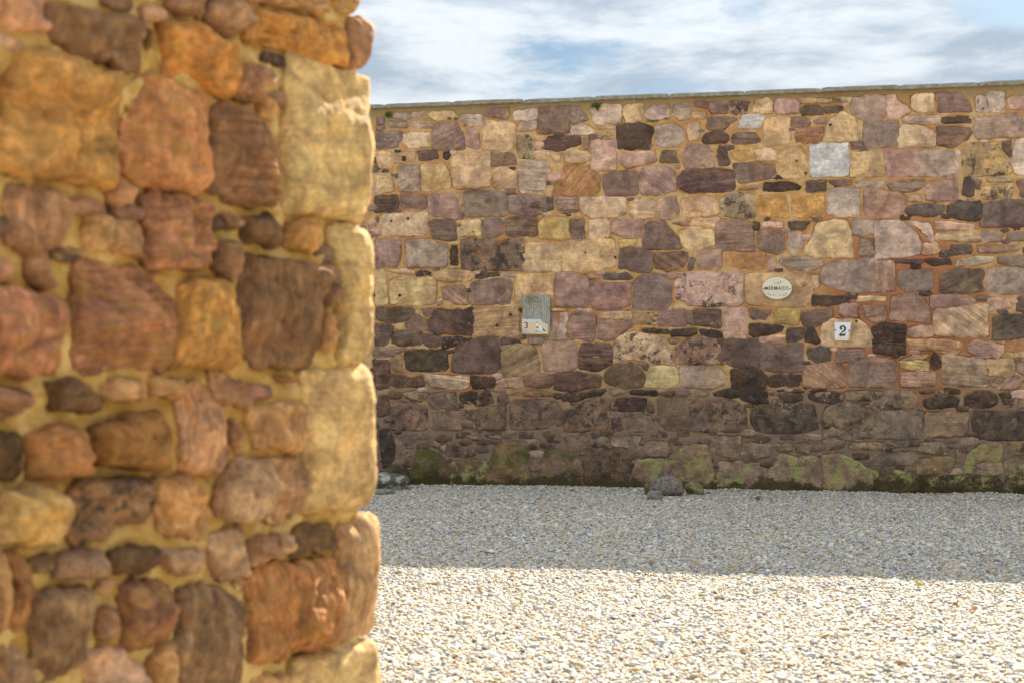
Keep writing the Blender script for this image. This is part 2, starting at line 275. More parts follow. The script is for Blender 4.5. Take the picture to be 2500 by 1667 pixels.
# stones traced from the photograph: colour and kind, then the outline
FAR_TXT = """@900,200
877 10,45 19,46 20,54 11,56
887w 30,40 52,39 54,46 45,48 31,46
a98 55,39 71,38 69,43 66,45 55,45
a97w 75,38 105,38 112,45 102,49 86,49 76,44
a98w 116,42 145,42 143,57 125,57 117,50
856m 148,42 155,34 176,33 180,44 174,48 162,45 150,45
aa9w 185,38 215,34 216,47 206,49 187,49
887w 25,51 47,51 49,59 25,58
a98s 51,51 79,48 81,58 72,60 52,57
877 10,57 20,57 19,60 11,62
777w 9,63 42,64 42,70 36,82 27,85 9,84
cb9 46,66 76,65 79,75 78,84 54,85 44,79
977d 83,57 90,53 113,55 122,72 121,85 103,87 82,85
a87 124,66 128,61 139,60 141,85 133,84 125,81
cb8 148,50 152,49 188,54 188,80 178,88 147,84 145,76
a98w 192,53 200,50 213,50 214,60 197,64 192,63
886wb 191,70 205,68 212,77 212,97 205,98 190,96
b97 9,88 28,90 30,110 12,111
bb9o 33,91 60,90 60,104 33,104
755 62,88 84,87 91,98 65,101
544 95,90 104,89 104,95 99,100 95,97
b97 104,104 110,97 152,87 155,100 155,135 110,137
865s 155,90 184,90 187,99 187,105 157,109
ca8d 160,118 164,110 175,109 189,116 189,134 159,137
998s 191,104 222,99 233,113 225,138 193,143
ba7 9,116 27,117 32,140 10,142
987d 37,108 63,107 66,139 39,140
cb8o 69,104 95,104 103,119 105,134 90,139 67,138
@1300,200
866 7,35 18,33 34,32 45,32 47,45 46,66 8,67 6,50
877w 47,34 58,33 66,41 72,49 52,54 47,45
a98w 48,61 55,55 70,56 79,64 68,68 52,67
a98w 74,35 82,29 113,30 114,38 110,53 80,54
cb8 116,29 140,28 141,50 120,53 116,42
a99w 145,38 155,30 172,30 175,45 155,50 145,46
888w 180,31 200,28 201,48 188,49 180,42
a98 83,58 106,57 106,61 84,61
987 82,67 104,67 104,69 90,70 90,72 82,72
655s 13,77 22,70 35,68 57,71 62,77 60,81 33,89 13,85
877 66,73 73,74 71,86 65,85
b98m 78,76 106,74 107,90 104,112 83,114 74,110 75,90
545 112,57 140,53 154,60 150,75 148,86 110,86 108,70
998 157,58 180,54 193,62 193,75 184,83 165,84 156,77
aa8 197,58 203,51 213,52 213,74 199,75
765s 165,89 183,88 184,98 187,104 163,103
a87 109,90 155,88 158,102 122,111 111,103
a87m 192,104 193,92 200,82 212,79 222,82 232,92 233,100 228,108 214,110 196,110
cb9 24,93 35,94 35,102 28,102
ba8s 36,92 60,88 72,91 73,97 64,104 45,103
a75do 25,139 40,107 55,106 70,109 72,116 86,119 84,138 75,145 27,145
866 90,121 100,117 127,114 136,119 131,144 95,146 89,128
a88d 138,114 150,109 165,109 176,107 183,120 182,138 160,145 140,142
a86 180,106 188,106 188,110 181,110
755s 186,122 196,114 232,110 255,115 259,125 255,136 248,140 200,142 185,136
@1700,200
855 0,26 12,26 16,31 13,34 -3,32
866 18,28 25,24 39,23 40,40 20,41 17,36
655m 43,25 68,24 65,40 43,41
b97w 72,36 78,23 90,21 96,27 97,38 88,40 74,38
b99 100,27 105,23 125,21 131,28 131,38 115,41 103,39
a86 135,20 173,22 173,27 134,28
655 133,36 140,31 155,30 161,35 159,42 137,43
655 163,32 186,31 187,37 183,39 164,40
bb8b 175,23 178,19 200,20 199,26 180,26
988 195,31 203,22 226,16 242,19 239,45 229,50 213,49 200,40
ba8 -6,39 11,39 13,45 9,47 -6,46
876s 13,60 16,50 15,47 40,44 52,48 42,56 36,63
aab 52,59 60,43 70,41 84,43 86,50 80,60
bb8 85,60 90,48 100,45 117,47 119,65 118,78 90,83
866 122,46 138,46 146,51 144,56 132,59 123,58
977 148,50 160,45 164,46 165,53 155,55
a65so 126,67 130,61 150,58 160,58 162,65 158,78 127,79
cb8 165,75 166,55 183,40 187,37 200,47 208,60 207,73 190,75
655s 7,75 14,67 22,65 37,66 41,74 36,79 12,78
766s 45,68 55,65 72,65 82,75 75,78 45,79
655 27,88 30,82 37,85 40,96 43,102 40,106 29,105 27,98
ca7o 45,86 50,82 68,82 73,92 72,97 60,100 50,98 45,94
aa8 76,88 90,85 103,89 103,97 100,101 78,101
cb8o 105,97 112,92 120,84 132,84 140,96 142,115 135,123 110,122 104,112
bbbw 144,84 160,80 190,78 193,90 195,120 148,122 145,100
766s 197,77 212,76 212,83 198,86
cc9o 197,105 203,93 212,90 236,88 240,100 238,120 212,121 198,122
866 47,106 75,103 97,107 103,118 97,122 55,131 50,118
877s 55,138 70,134 82,134 83,137 60,138
545s 84,140 90,129 120,128 135,134 130,138 85,141
655s 139,127 165,126 166,140 139,141
766s 168,126 197,126 197,132 180,134 172,130
998 203,130 215,126 238,127 241,131 230,135 205,134
@2100,200
b98w 35,20 45,18 48,26 62,32 64,38 48,46 37,46 34,35
aa8w 65,20 75,15 93,16 94,30 90,40 72,37 65,30
866 97,22 100,14 125,14 135,22 143,38 98,38 100,28
aa9w 148,20 165,14 184,13 184,30 178,38 150,38
b98 189,22 195,18 212,18 245,20 245,34 195,34
a98s 53,49 60,44 100,43 102,48 100,54 80,53 58,52
655s 105,45 140,44 142,53 105,54
987m 146,60 147,48 163,45 200,39 208,46 207,60 202,70 180,71 165,73 150,70
877 4,60 5,53 20,50 45,50 50,56 48,70 47,84 10,83 4,75
bb9 50,62 58,54 75,56 92,62 96,70 93,83 49,83
866s 98,60 102,57 125,57 143,60 142,66 137,75 118,84 101,80 98,70
a77 32,89 70,87 74,90 74,110 72,120 33,120
998 77,93 84,88 105,87 117,92 125,105 129,112 110,120 80,121 75,115 77,105
a98 121,86 125,87 129,95 128,100 121,94
a95b 130,90 138,79 175,79 185,97 193,110 187,118 150,120 133,118
766 181,78 190,75 193,76 193,92 191,97 183,88
aa9 197,85 202,75 212,73 245,72 245,117 200,116 194,102
876s 34,131 45,126 80,125 82,134 70,140 50,140 38,136
a77 84,131 105,125 122,129 125,148 122,152 98,153 84,150
655 133,122 142,121 145,130 146,144 138,147 129,144 132,135
765 147,127 154,127 153,138 148,138
998s 163,123 180,122 195,125 194,128 163,128
996b 155,134 196,129 196,140 190,148 160,151 154,145
866 200,126 245,122 245,155 205,148
ba8 62,147 75,145 78,152 63,153
@900,460
655s 8,10 35,9 38,18 35,29 8,31
866 40,12 43,8 73,8 74,22 70,26 45,27 41,20
a77 76,8 108,7 113,20 120,30 120,39 100,40 78,33
cb8 110,8 120,9 119,26 116,24 111,13
876 124,6 170,3 178,12 176,35 125,37 121,20
877m 183,10 190,9 225,11 227,20 224,30 215,33 195,35 179,30 179,18
766 9,38 13,36 13,43 10,45
a87s 0,48 13,50 15,58 10,62 0,58
bb9ow 18,35 50,31 72,32 75,38 74,57 68,60 48,61 18,61 17,45
766s 78,43 85,40 108,43 111,58 113,65 100,67 83,62 77,50
cb8 117,50 122,41 138,40 142,43 143,61 118,60
866 147,42 165,38 169,43 172,56 163,63 144,62
765s 173,42 180,37 212,36 214,60 178,62 174,50
977w 8,66 38,65 40,70 40,90 36,100 9,101
987 48,66 80,66 85,71 100,73 100,100 90,101 50,100 48,85
544 104,78 113,75 114,98 104,98
644 106,73 112,73 112,75 107,75
865b 118,67 125,63 140,65 165,68 180,62 196,64 199,85 197,103 175,105 125,103 117,85
b98s 23,105 45,103 59,106 59,110 40,109
433 61,108 66,105 80,107 79,112 62,112
a86s 85,110 100,103 125,105 136,112 125,119 100,120 88,117
555s 137,111 145,107 165,107 167,112 145,116 138,115
987 169,108 190,108 190,113 170,114
cb7 8,104 20,104 22,120 25,148 8,149
cb8o 30,120 40,114 60,114 82,117 86,135 80,145 65,151 50,149 42,144 35,146 28,145 27,130
976sd 94,128 105,125 120,125 122,132 127,134 126,147 110,148 95,140
866m 130,122 145,118 170,115 181,120 182,130 178,148 150,149 130,147
ba8 87,142 94,141 93,148 88,149
c96 187,125 192,112 210,109 223,110 235,125 230,145 215,149 188,148
@1300,460
766s -5,12 24,12 27,20 26,28 -10,33 -18,28 -17,15
976s 27,14 35,11 58,12 58,29 35,32 27,20
bb9 60,14 75,12 115,11 119,22 119,32 105,38 75,37 62,30
cb9s 124,20 130,15 155,13 156,38 130,39 124,30
a87 160,16 170,11 182,12 187,25 185,36 175,40 162,37 159,25
ca8o 190,16 205,10 228,12 237,20 237,32 215,37 196,34 191,25
cc8o 9,45 15,37 30,37 45,41 45,52 47,57 45,64 25,66 8,63 8,52
866 50,40 65,39 65,50 68,63 50,65 49,50
bb9 72,43 78,40 93,41 98,45 98,60 90,64 74,63
977 101,43 110,40 140,41 142,52 140,63 115,62 102,56
866 147,47 155,42 170,43 176,55 186,64 190,77 160,78 144,76 141,65
976 177,44 202,41 203,48 190,48
cb8 189,56 200,53 220,54 225,70 215,78 200,80 188,65
dc9 0,70 20,70 32,77 37,85 36,95 33,106 5,107 -10,104 -16,95 -14,80 -8,72
cb7 39,71 100,64 106,85 106,98 85,104 50,106 41,103 38,85
cb7o 110,66 133,65 130,75 111,75
766 114,80 120,77 145,77 153,84 152,100 148,107 130,106 112,102 110,95
865d 157,84 170,82 195,83 197,90 192,100 175,106 158,101 156,93
666 203,88 208,90 205,103 199,106 199,98
a77 31,108 55,109 69,115 71,130 68,150 60,152 32,148 28,125
977 69,110 80,109 88,115 70,116
666s 90,107 105,109 120,108 128,115 118,117 92,117
a66 74,122 78,119 100,122 123,122 125,130 125,148 105,155 80,153 73,142 73,130
877 130,120 142,112 155,110 170,117 178,130 176,143 170,155 130,153 128,140 130,130
976s 173,108 193,106 190,115 174,116
b99wb 184,118 195,108 240,107 257,107 258,120 260,140 252,146 220,150 185,140 182,125
@1700,460
a97b 31,14 45,7 60,6 70,11 73,20 75,38 50,38 35,33 31,25
c94o 76,16 82,9 112,9 115,25 119,38 95,37 80,33 76,25
c95o 122,13 130,8 160,9 164,28 155,35 140,37 122,35
999 170,5 175,1 205,2 208,15 207,37 185,36 167,32 168,20
ba8s -10,40 25,37 32,40 28,48 0,52 -10,48
cb8 -10,56 5,55 18,53 24,58 22,72 8,78 -5,80 -10,70
977s 27,47 33,41 65,43 73,57 75,78 60,80 30,77 25,65
545 73,43 82,43 80,51 73,53
b98 84,44 110,42 110,51 88,50
555 117,42 147,42 138,52 120,53
866m 77,60 80,52 110,57 112,70 112,78 100,85 78,75
a98 118,60 122,57 136,58 136,78 125,86 118,82 117,72
ba7 140,75 150,60 155,48 170,41 190,42 196,55 201,80 200,88 175,88 150,86 140,82
998w 199,45 205,41 224,41 226,56 210,61 203,58
a87 1,85 8,79 30,79 32,90 31,103 5,102 1,95
b75o 37,83 60,82 88,82 88,105 60,104 40,98
a87 92,88 100,88 101,98 98,108 91,108
888s 105,96 112,90 125,89 145,88 161,92 160,100 140,106 120,103
988 157,115 165,100 180,94 212,90 225,91 229,105 230,120 222,132 195,133 175,124 157,120
da8 148,112 155,112 157,125 148,130
ec8 64,110 95,108 120,108 147,112 148,140 135,152 100,150 70,146 62,130
b99 -12,108 10,106 25,111 40,107 58,106 60,145 50,149 10,150 -12,147
544 148,135 160,138 190,138 195,145 180,149 155,151 148,150
@2100,460
976s 40,0 72,2 68,5 45,4
a76 5,3 20,1 50,8 58,12 57,25 48,38 12,37 5,25
666 62,25 75,20 105,22 108,30 95,36 70,34 57,31
555 111,22 125,16 140,18 150,15 155,22 154,38 145,42 120,37 111,30
766 153,45 165,20 190,15 210,15 245,20 245,49 160,50 153,47
a99 18,48 25,41 50,41 60,50 75,62 78,70 76,82 60,86 30,90 22,85 20,70
aa9 62,42 90,45 94,58 88,63
c98s 96,43 110,42 130,45 145,46 144,53 97,54
ba8s 97,58 110,54 153,54 154,67 135,69 100,65
a98 155,55 182,55 180,68 160,70 155,65
887 188,58 200,55 245,56 245,68 190,67
876s 0,65 16,66 18,85 10,89 -3,86
b97 80,70 98,70 102,80 95,84 80,85
666 116,73 141,72 142,83 116,85
976s 150,74 200,73 203,78 195,83 153,83
655s 40,92 55,90 80,92 79,96 42,96
433 82,92 95,90 115,90 117,98 95,99
a98 123,91 130,97 130,100 124,99
998 131,90 150,87 170,87 170,94 155,97 131,99
876m 178,88 195,86 245,88 245,100 215,101 180,97 176,93
b87v 15,98 25,93 42,97 44,110 44,128 30,131 11,132 12,110
877 49,108 60,105 90,105 94,115 88,128 60,132 50,125
765d 102,110 120,104 155,104 156,118 159,130 140,133 105,132
988w 163,104 190,101 245,102 245,135 168,132 162,120
ba8s -5,137 33,138 33,144 -3,145
@900,720
665s 9,17 20,16 50,17 57,20 58,24 50,30 40,35 25,36 15,32 9,30
a97 60,20 64,20 65,24 61,25
766 66,18 80,17 85,18 80,23 76,28 70,25
866 48,35 58,26 66,28 73,32 76,46 60,46 49,44 47,39
655d 86,18 105,19 115,19 120,24 125,31 133,38 133,50 130,52 118,50 100,50 82,49 77,40 76,34 82,27
544 118,21 132,16 134,20 133,37 125,34
a86s 135,17 165,16 190,18 191,25 192,45 188,53 165,52 137,51 134,45
655 192,18 195,18 195,22 192,21
766s 9,38 25,38 32,43 28,52 22,65 8,65
665s 34,45 45,46 66,48 68,60 65,64 40,65 29,62
866s 69,51 82,50 90,53 94,62 84,67 78,67 69,61
433w 96,55 108,53 118,54 124,57 116,64 104,67 96,70 94,62
766 125,54 132,54 130,57 126,59
755 132,56 142,54 160,56 165,60 168,70 166,92 155,99 142,100 120,98 110,95 106,85 108,70 120,62 132,59
655 170,55 180,54 192,57 193,62 180,62 170,64
877s 6,67 30,67 45,68 46,70 30,78 15,79 6,78
786 30,80 35,76 40,77 43,90 43,98 33,97 28,90
554d 62,69 75,70 95,72 100,77 100,86 102,90 95,97 60,97 54,96 47,88 46,80 50,73
755s 5,81 27,84 27,100 25,118 8,120
786d 172,65 206,63 214,72 218,85 215,100 175,103 169,95 169,80
655d 30,102 40,103 55,105 68,101 70,115 62,117 55,116 45,118 30,115 26,108
a98s 74,100 85,102 105,104 127,102 128,118 110,120 85,117 72,110
433 131,103 140,104 158,105 161,110 160,117 145,119 134,120 130,110
a87s 163,110 175,105 193,104 194,117 175,118 163,115
866 196,102 215,100 228,102 226,112 218,117 200,117 197,108
655 27,125 40,124 43,128 38,132 27,133
876mb 45,125 60,122 75,126 76,132 65,136 48,131
766m 78,128 95,125 108,125 111,138 105,144 92,146 83,143 76,136
333m 118,127 130,123 150,123 158,130 158,137 145,141 130,140 117,136
766b 165,126 178,126 179,137 172,140 164,136
865 180,126 195,122 220,123 230,127 215,129 185,129
655 11,130 24,129 27,145 27,152 11,155
866b 28,141 40,137 60,140 72,145 74,160 70,172 30,172 28,155
765b 138,148 150,143 172,142 175,160 172,172 140,170 137,155
766b 182,140 190,133 208,133 235,137 247,150 244,165 200,172 181,168
766 85,150 110,148 121,148 124,162 118,172 85,172 81,160
@1300,720
ca8o 23,17 35,17 44,19 44,21 25,21
b87 23,25 28,27 32,33 31,40 26,49 23,48
b98 35,24 44,23 44,30 42,37 35,34
a98 35,36 42,38 43,50 41,57 28,58 24,53 30,46
976s 48,30 54,23 75,23 81,26 80,40 77,56 60,58 50,54 45,48 46,38
b97s 88,23 105,21 126,21 126,31 115,32 100,31 87,30
976 85,32 105,32 122,34 129,36 127,40 118,46 107,55 98,58 82,55 85,45
a86b 128,25 145,23 160,23 160,35 157,38 140,37 129,36
866 161,22 180,20 192,19 196,30 194,40 175,40 163,39 161,30
766s 196,22 220,19 238,20 240,28 241,38 237,42 220,40 201,37
433 139,44 150,43 170,44 175,48 173,50 155,49 142,48
544 177,45 190,43 208,43 209,50 200,53 180,53 176,50
977 -4,53 21,53 20,57 12,63 -4,63
a76 16,60 30,59 50,60 54,65 57,72 55,90 48,97 30,97 17,94 14,83 12,78 13,68
755s 65,61 80,62 95,62 101,68 102,78 90,78 62,78 60,73 61,66
655s 61,80 75,80 102,78 101,88 90,94 82,97 62,94 59,86
ba8b 107,58 120,50 130,47 150,51 165,57 175,65 178,80 172,87 155,88 140,84 130,81 115,81 103,78 103,72
865 172,57 180,55 192,57 182,64 177,62
976bd 183,63 200,55 215,51 233,59 238,62 240,75 248,80 247,86 225,88 183,87 181,75
765d 93,97 105,89 115,85 128,87 140,97 143,105 142,115 130,119 110,118 95,110 90,105
866 133,87 150,88 147,96 143,95
cb8 150,91 165,91 180,91 185,100 187,108 180,118 160,118 143,116 146,102
998 190,93 205,90 230,90 240,97 245,108 243,114 230,118 210,119 192,115 189,105
665b 2,123 15,123 27,127 26,129 10,129 3,127
755 31,101 45,98 55,98 70,101 85,104 89,108 85,116 70,118 55,122 40,121 28,118 29,108
766s 0,101 27,101 27,112 20,118 0,117
333 28,126 36,127 37,131 29,132
333 39,128 48,124 64,124 65,132 55,136 41,136 37,132
333 66,125 80,121 92,120 93,123 85,128 67,131
776 97,122 105,120 117,121 117,126 100,127
333 123,123 130,121 158,121 159,127 155,129 125,126
555 161,125 180,123 185,125 175,130 162,128
765b 42,148 60,140 80,133 92,132 99,138 98,155 92,168 60,174 42,172 40,158
322 105,134 118,131 142,133 144,141 140,148 112,147 105,142
555 145,140 150,137 155,142 154,150 147,150
665 161,134 180,133 195,131 201,133 200,155 195,171 170,172 160,160
@1700,720
755s -3,20 15,19 29,19 30,28 32,36 28,43 18,41 0,37 -4,30
544 5,44 18,45 32,47 32,54 20,55 10,52 4,47
b88m 36,18 50,17 65,17 65,35 64,52 50,55 37,53 35,40
766 70,18 85,20 95,20 94,26 88,32 75,31 69,28
a95o 100,24 106,19 118,18 130,20 132,28 128,38 115,38 100,35
766s 135,23 150,20 171,18 174,26 165,34 152,41 140,41 134,31
977 182,14 195,12 206,13 206,30 190,29 181,24
433 68,38 80,36 95,38 112,40 110,46 95,50 75,54 68,50
b98s 81,53 100,51 112,52 113,56 95,60 82,61
655 115,44 125,43 142,44 138,52 130,60 118,59 115,52
433 139,53 143,43 150,43 155,52 159,59 152,62 138,59
dc9 159,44 165,37 174,31 205,31 218,42 225,55 226,63 215,66 170,66 163,62
655 26,61 28,56 55,57 77,55 80,75 80,90 70,92 48,91 30,84 27,70 20,62
766 81,66 85,62 110,62 136,61 136,80 135,98 115,98 83,95
666 144,68 155,67 171,68 171,75 172,83 155,86 142,82
977s 179,73 190,69 212,70 213,80 205,85 180,86
544 44,97 52,94 80,95 89,103 90,115 85,121 60,120 48,119 44,108
544 95,104 105,101 130,101 133,107 128,115 110,117 97,116 92,110
976d 140,92 155,88 180,90 193,95 191,110 186,117 165,118 138,115 135,102
444 22,125 40,120 54,122 55,130 40,130 25,128
444b 58,123 75,122 88,124 92,130 90,138 70,137 57,132
555 105,126 125,124 134,127 136,134 125,136 108,137
333 102,122 110,120 112,122 108,124
333 120,123 128,121 139,122 138,125 122,125
333m 143,125 155,122 175,124 188,127 185,134 175,138 155,136 143,132
333 143,121 165,120 164,123 144,124
776b 190,124 210,122 228,122 240,123 238,132 220,134 195,134
766b -6,135 20,132 45,135 60,145 64,158 60,172 20,174 -10,172 -12,150
555b 72,150 85,142 105,145 120,147 130,140 145,143 153,155 155,170 130,176 80,174 70,165
776b 168,145 180,138 200,137 225,148 228,170 200,174 165,168 162,155
776 0,123 15,124 14,128 -6,129
@2100,720
976 43,5 55,1 75,1 82,10 88,20 90,30 84,37 60,33 38,31 40,15
a87 92,2 105,0 137,1 148,9 140,13 105,17 94,18 90,8
666 150,2 161,2 161,8 149,8
a87 164,6 188,4 193,17 180,19 165,21 163,13
666 200,8 206,2 245,2 245,28 210,22 200,20
976s 4,14 20,14 30,15 34,25 30,34 15,34 8,28
ba8d 93,25 100,19 115,18 140,14 150,12 158,15 163,28 162,50 158,54 125,54 105,50 97,47
666d 170,30 190,27 245,22 245,52 215,56 185,57 172,56 170,45
544s 17,43 25,38 40,37 55,38 58,48 56,65 57,75 30,76 18,72 16,60
b87 62,43 75,40 92,40 94,50 90,54 75,54 62,52
b75s 60,58 80,56 110,57 130,61 130,70 120,76 85,71 63,68
a88s 138,61 150,58 165,60 182,65 183,72 175,81 155,78 137,72
b75o 187,60 200,57 245,55 245,70 200,73 188,70
c96 198,73 210,71 245,71 245,80 200,80
877 -10,84 10,80 30,81 42,86 44,98 45,115 30,117 -10,117 -14,100 -12,88
b97s 53,82 70,77 85,76 87,79 80,82 55,83
b95s 53,84 75,84 87,86 87,96 70,96 52,93
433 93,75 98,75 102,85 103,92 98,94 91,93 91,82
987s 108,80 120,76 135,80 155,82 158,85 162,95 164,110 160,117 130,115 104,112 104,100 105,88
b97m 164,83 180,82 196,83 197,95 193,102 180,103 168,101 162,90
a87s 53,100 70,98 96,98 96,115 75,117 55,116 52,108
977d 168,107 185,104 200,104 206,110 200,120 180,120 168,116
888 200,90 210,86 245,87 245,108 215,105 203,98
776b 13,125 30,122 60,122 70,128 72,140 62,145 30,145 13,142
655 75,122 95,121 94,125 78,126
433m 102,121 110,119 125,121 127,125 115,126 101,125
444b 81,134 95,130 115,129 124,133 125,142 110,143 90,145 83,141
544 135,130 145,123 160,123 172,129 177,136 165,142 145,143 134,140
444 178,126 190,125 196,128 193,132 180,131
555 182,132 196,131 195,140 184,140
776w 205,133 220,128 245,130 245,143 215,144 202,142
@900,960
333b 12,48 20,47 28,52 33,70 33,85 25,92 18,92 14,60
776w 33,56 50,54 60,56 62,64 45,68 38,65
776 70,60 75,57 81,62 80,67 72,64
876w 82,60 90,64 88,68 82,67
876w 92,66 99,65 97,76 90,70
776w 36,76 50,72 57,74 55,80 42,82
776 125,25 130,28 131,33 126,33
776 133,40 136,39 136,48 133,47
877w 143,41 158,41 165,44 150,45
776w 128,56 140,53 144,58 135,60
776w 150,54 165,54 175,57 155,57
665b 100,70 110,65 125,68 135,72 133,78 120,80 105,80 99,76
654g 60,85 64,75 75,73 88,79 97,87 102,97 101,112 100,117 75,119 57,117 53,105 57,95
432g 18,95 30,92 46,92 52,108 50,118 30,118
654y 108,90 125,85 145,87 150,93 152,112 145,118 120,119 105,117 103,105
764g 162,70 175,64 185,62 193,64 203,78 207,92 205,105 200,115 185,119 165,118 155,115 150,100 155,90 160,80
776w 195,57 215,59 220,64 205,66
@1300,960
333 19,57 25,57 36,61 34,63 19,60
765 44,59 50,56 58,60 69,64 65,70 55,73 47,72 44,65
887b 103,55 138,54 136,68 120,69 100,67
776b 72,58 90,54 98,58 96,66 80,68 70,66
655 103,33 107,31 111,32 114,40 116,46 105,49 100,46
766 122,33 130,29 142,28 150,31 155,46 140,48 124,46
765g 13,85 20,73 35,72 50,76 60,88 64,100 66,120 30,123 6,121 8,108 10,95
654b 68,80 75,73 95,71 120,72 127,85 127,100 133,120 100,122 74,122 66,100
776w 143,65 155,60 170,64 178,75 170,81 150,80 143,76
876y 130,100 137,88 150,84 165,84 178,88 175,100 165,105 150,120 140,121 133,112
876y 181,82 192,71 205,66 221,68 227,85 230,103 229,118 205,121 190,118 181,100
@1700,960
776w 18,60 30,55 55,56 57,70 50,79 35,80 20,75
776w 60,66 70,63 92,66 94,80 75,83 58,80
776w 95,67 110,63 122,65 122,74 105,74
776w 124,65 140,63 145,68 145,77 130,75
876w 55,48 70,46 78,52 70,56 55,54 
776w 160,60 175,57 188,60 187,69 165,72 
776w 162,42 175,39 190,42 192,50 180,54 165,53
876y 31,88 50,88 75,90 84,95 88,105 88,122 60,124 28,122 28,105
876y 100,92 107,78 125,82 150,84 157,95 160,108 158,126 120,126 90,122 90,105
876y 164,82 185,78 205,90 223,100 225,115 224,127 190,127 160,125 161,105
776w 193,48 200,46 225,47 222,57 200,58
876w 195,66 205,63 225,62 242,64 238,72 200,71
@2100,960
776w 14,26 35,23 60,22 80,25 79,45 74,58 55,58 35,57 14,56 10,45
876 83,25 110,24 138,26 137,45 130,55 100,55 85,52
555b 145,28 150,22 180,24 210,25 245,26 245,60 180,59 155,57 143,45
776w 40,62 62,60 63,67 45,69
776w 14,82 30,76 60,75 73,75 73,87 60,90 35,91 18,90
776w 75,64 95,62 108,65 118,72 112,78 90,77 75,74
776w 122,72 128,72 128,85 123,90
875y 135,85 140,74 155,66 165,63 178,66 181,78 181,88 165,90 140,92 133,92
876y 133,93 150,92 180,89 178,102 165,104 135,102
775b 186,62 200,60 245,62 245,78 195,79 186,72
776y 185,86 200,83 245,82 245,99 200,100 188,97
775w 75,85 100,82 118,83 117,98 108,104 73,103
654y 16,100 30,98 50,100 70,98 73,110 75,125 40,126 18,125 15,110
543y 76,105 100,106 130,107 170,106 180,115 184,128 150,130 90,127 76,124
543y 189,105 200,102 245,101 245,131 188,131 186,120
"""
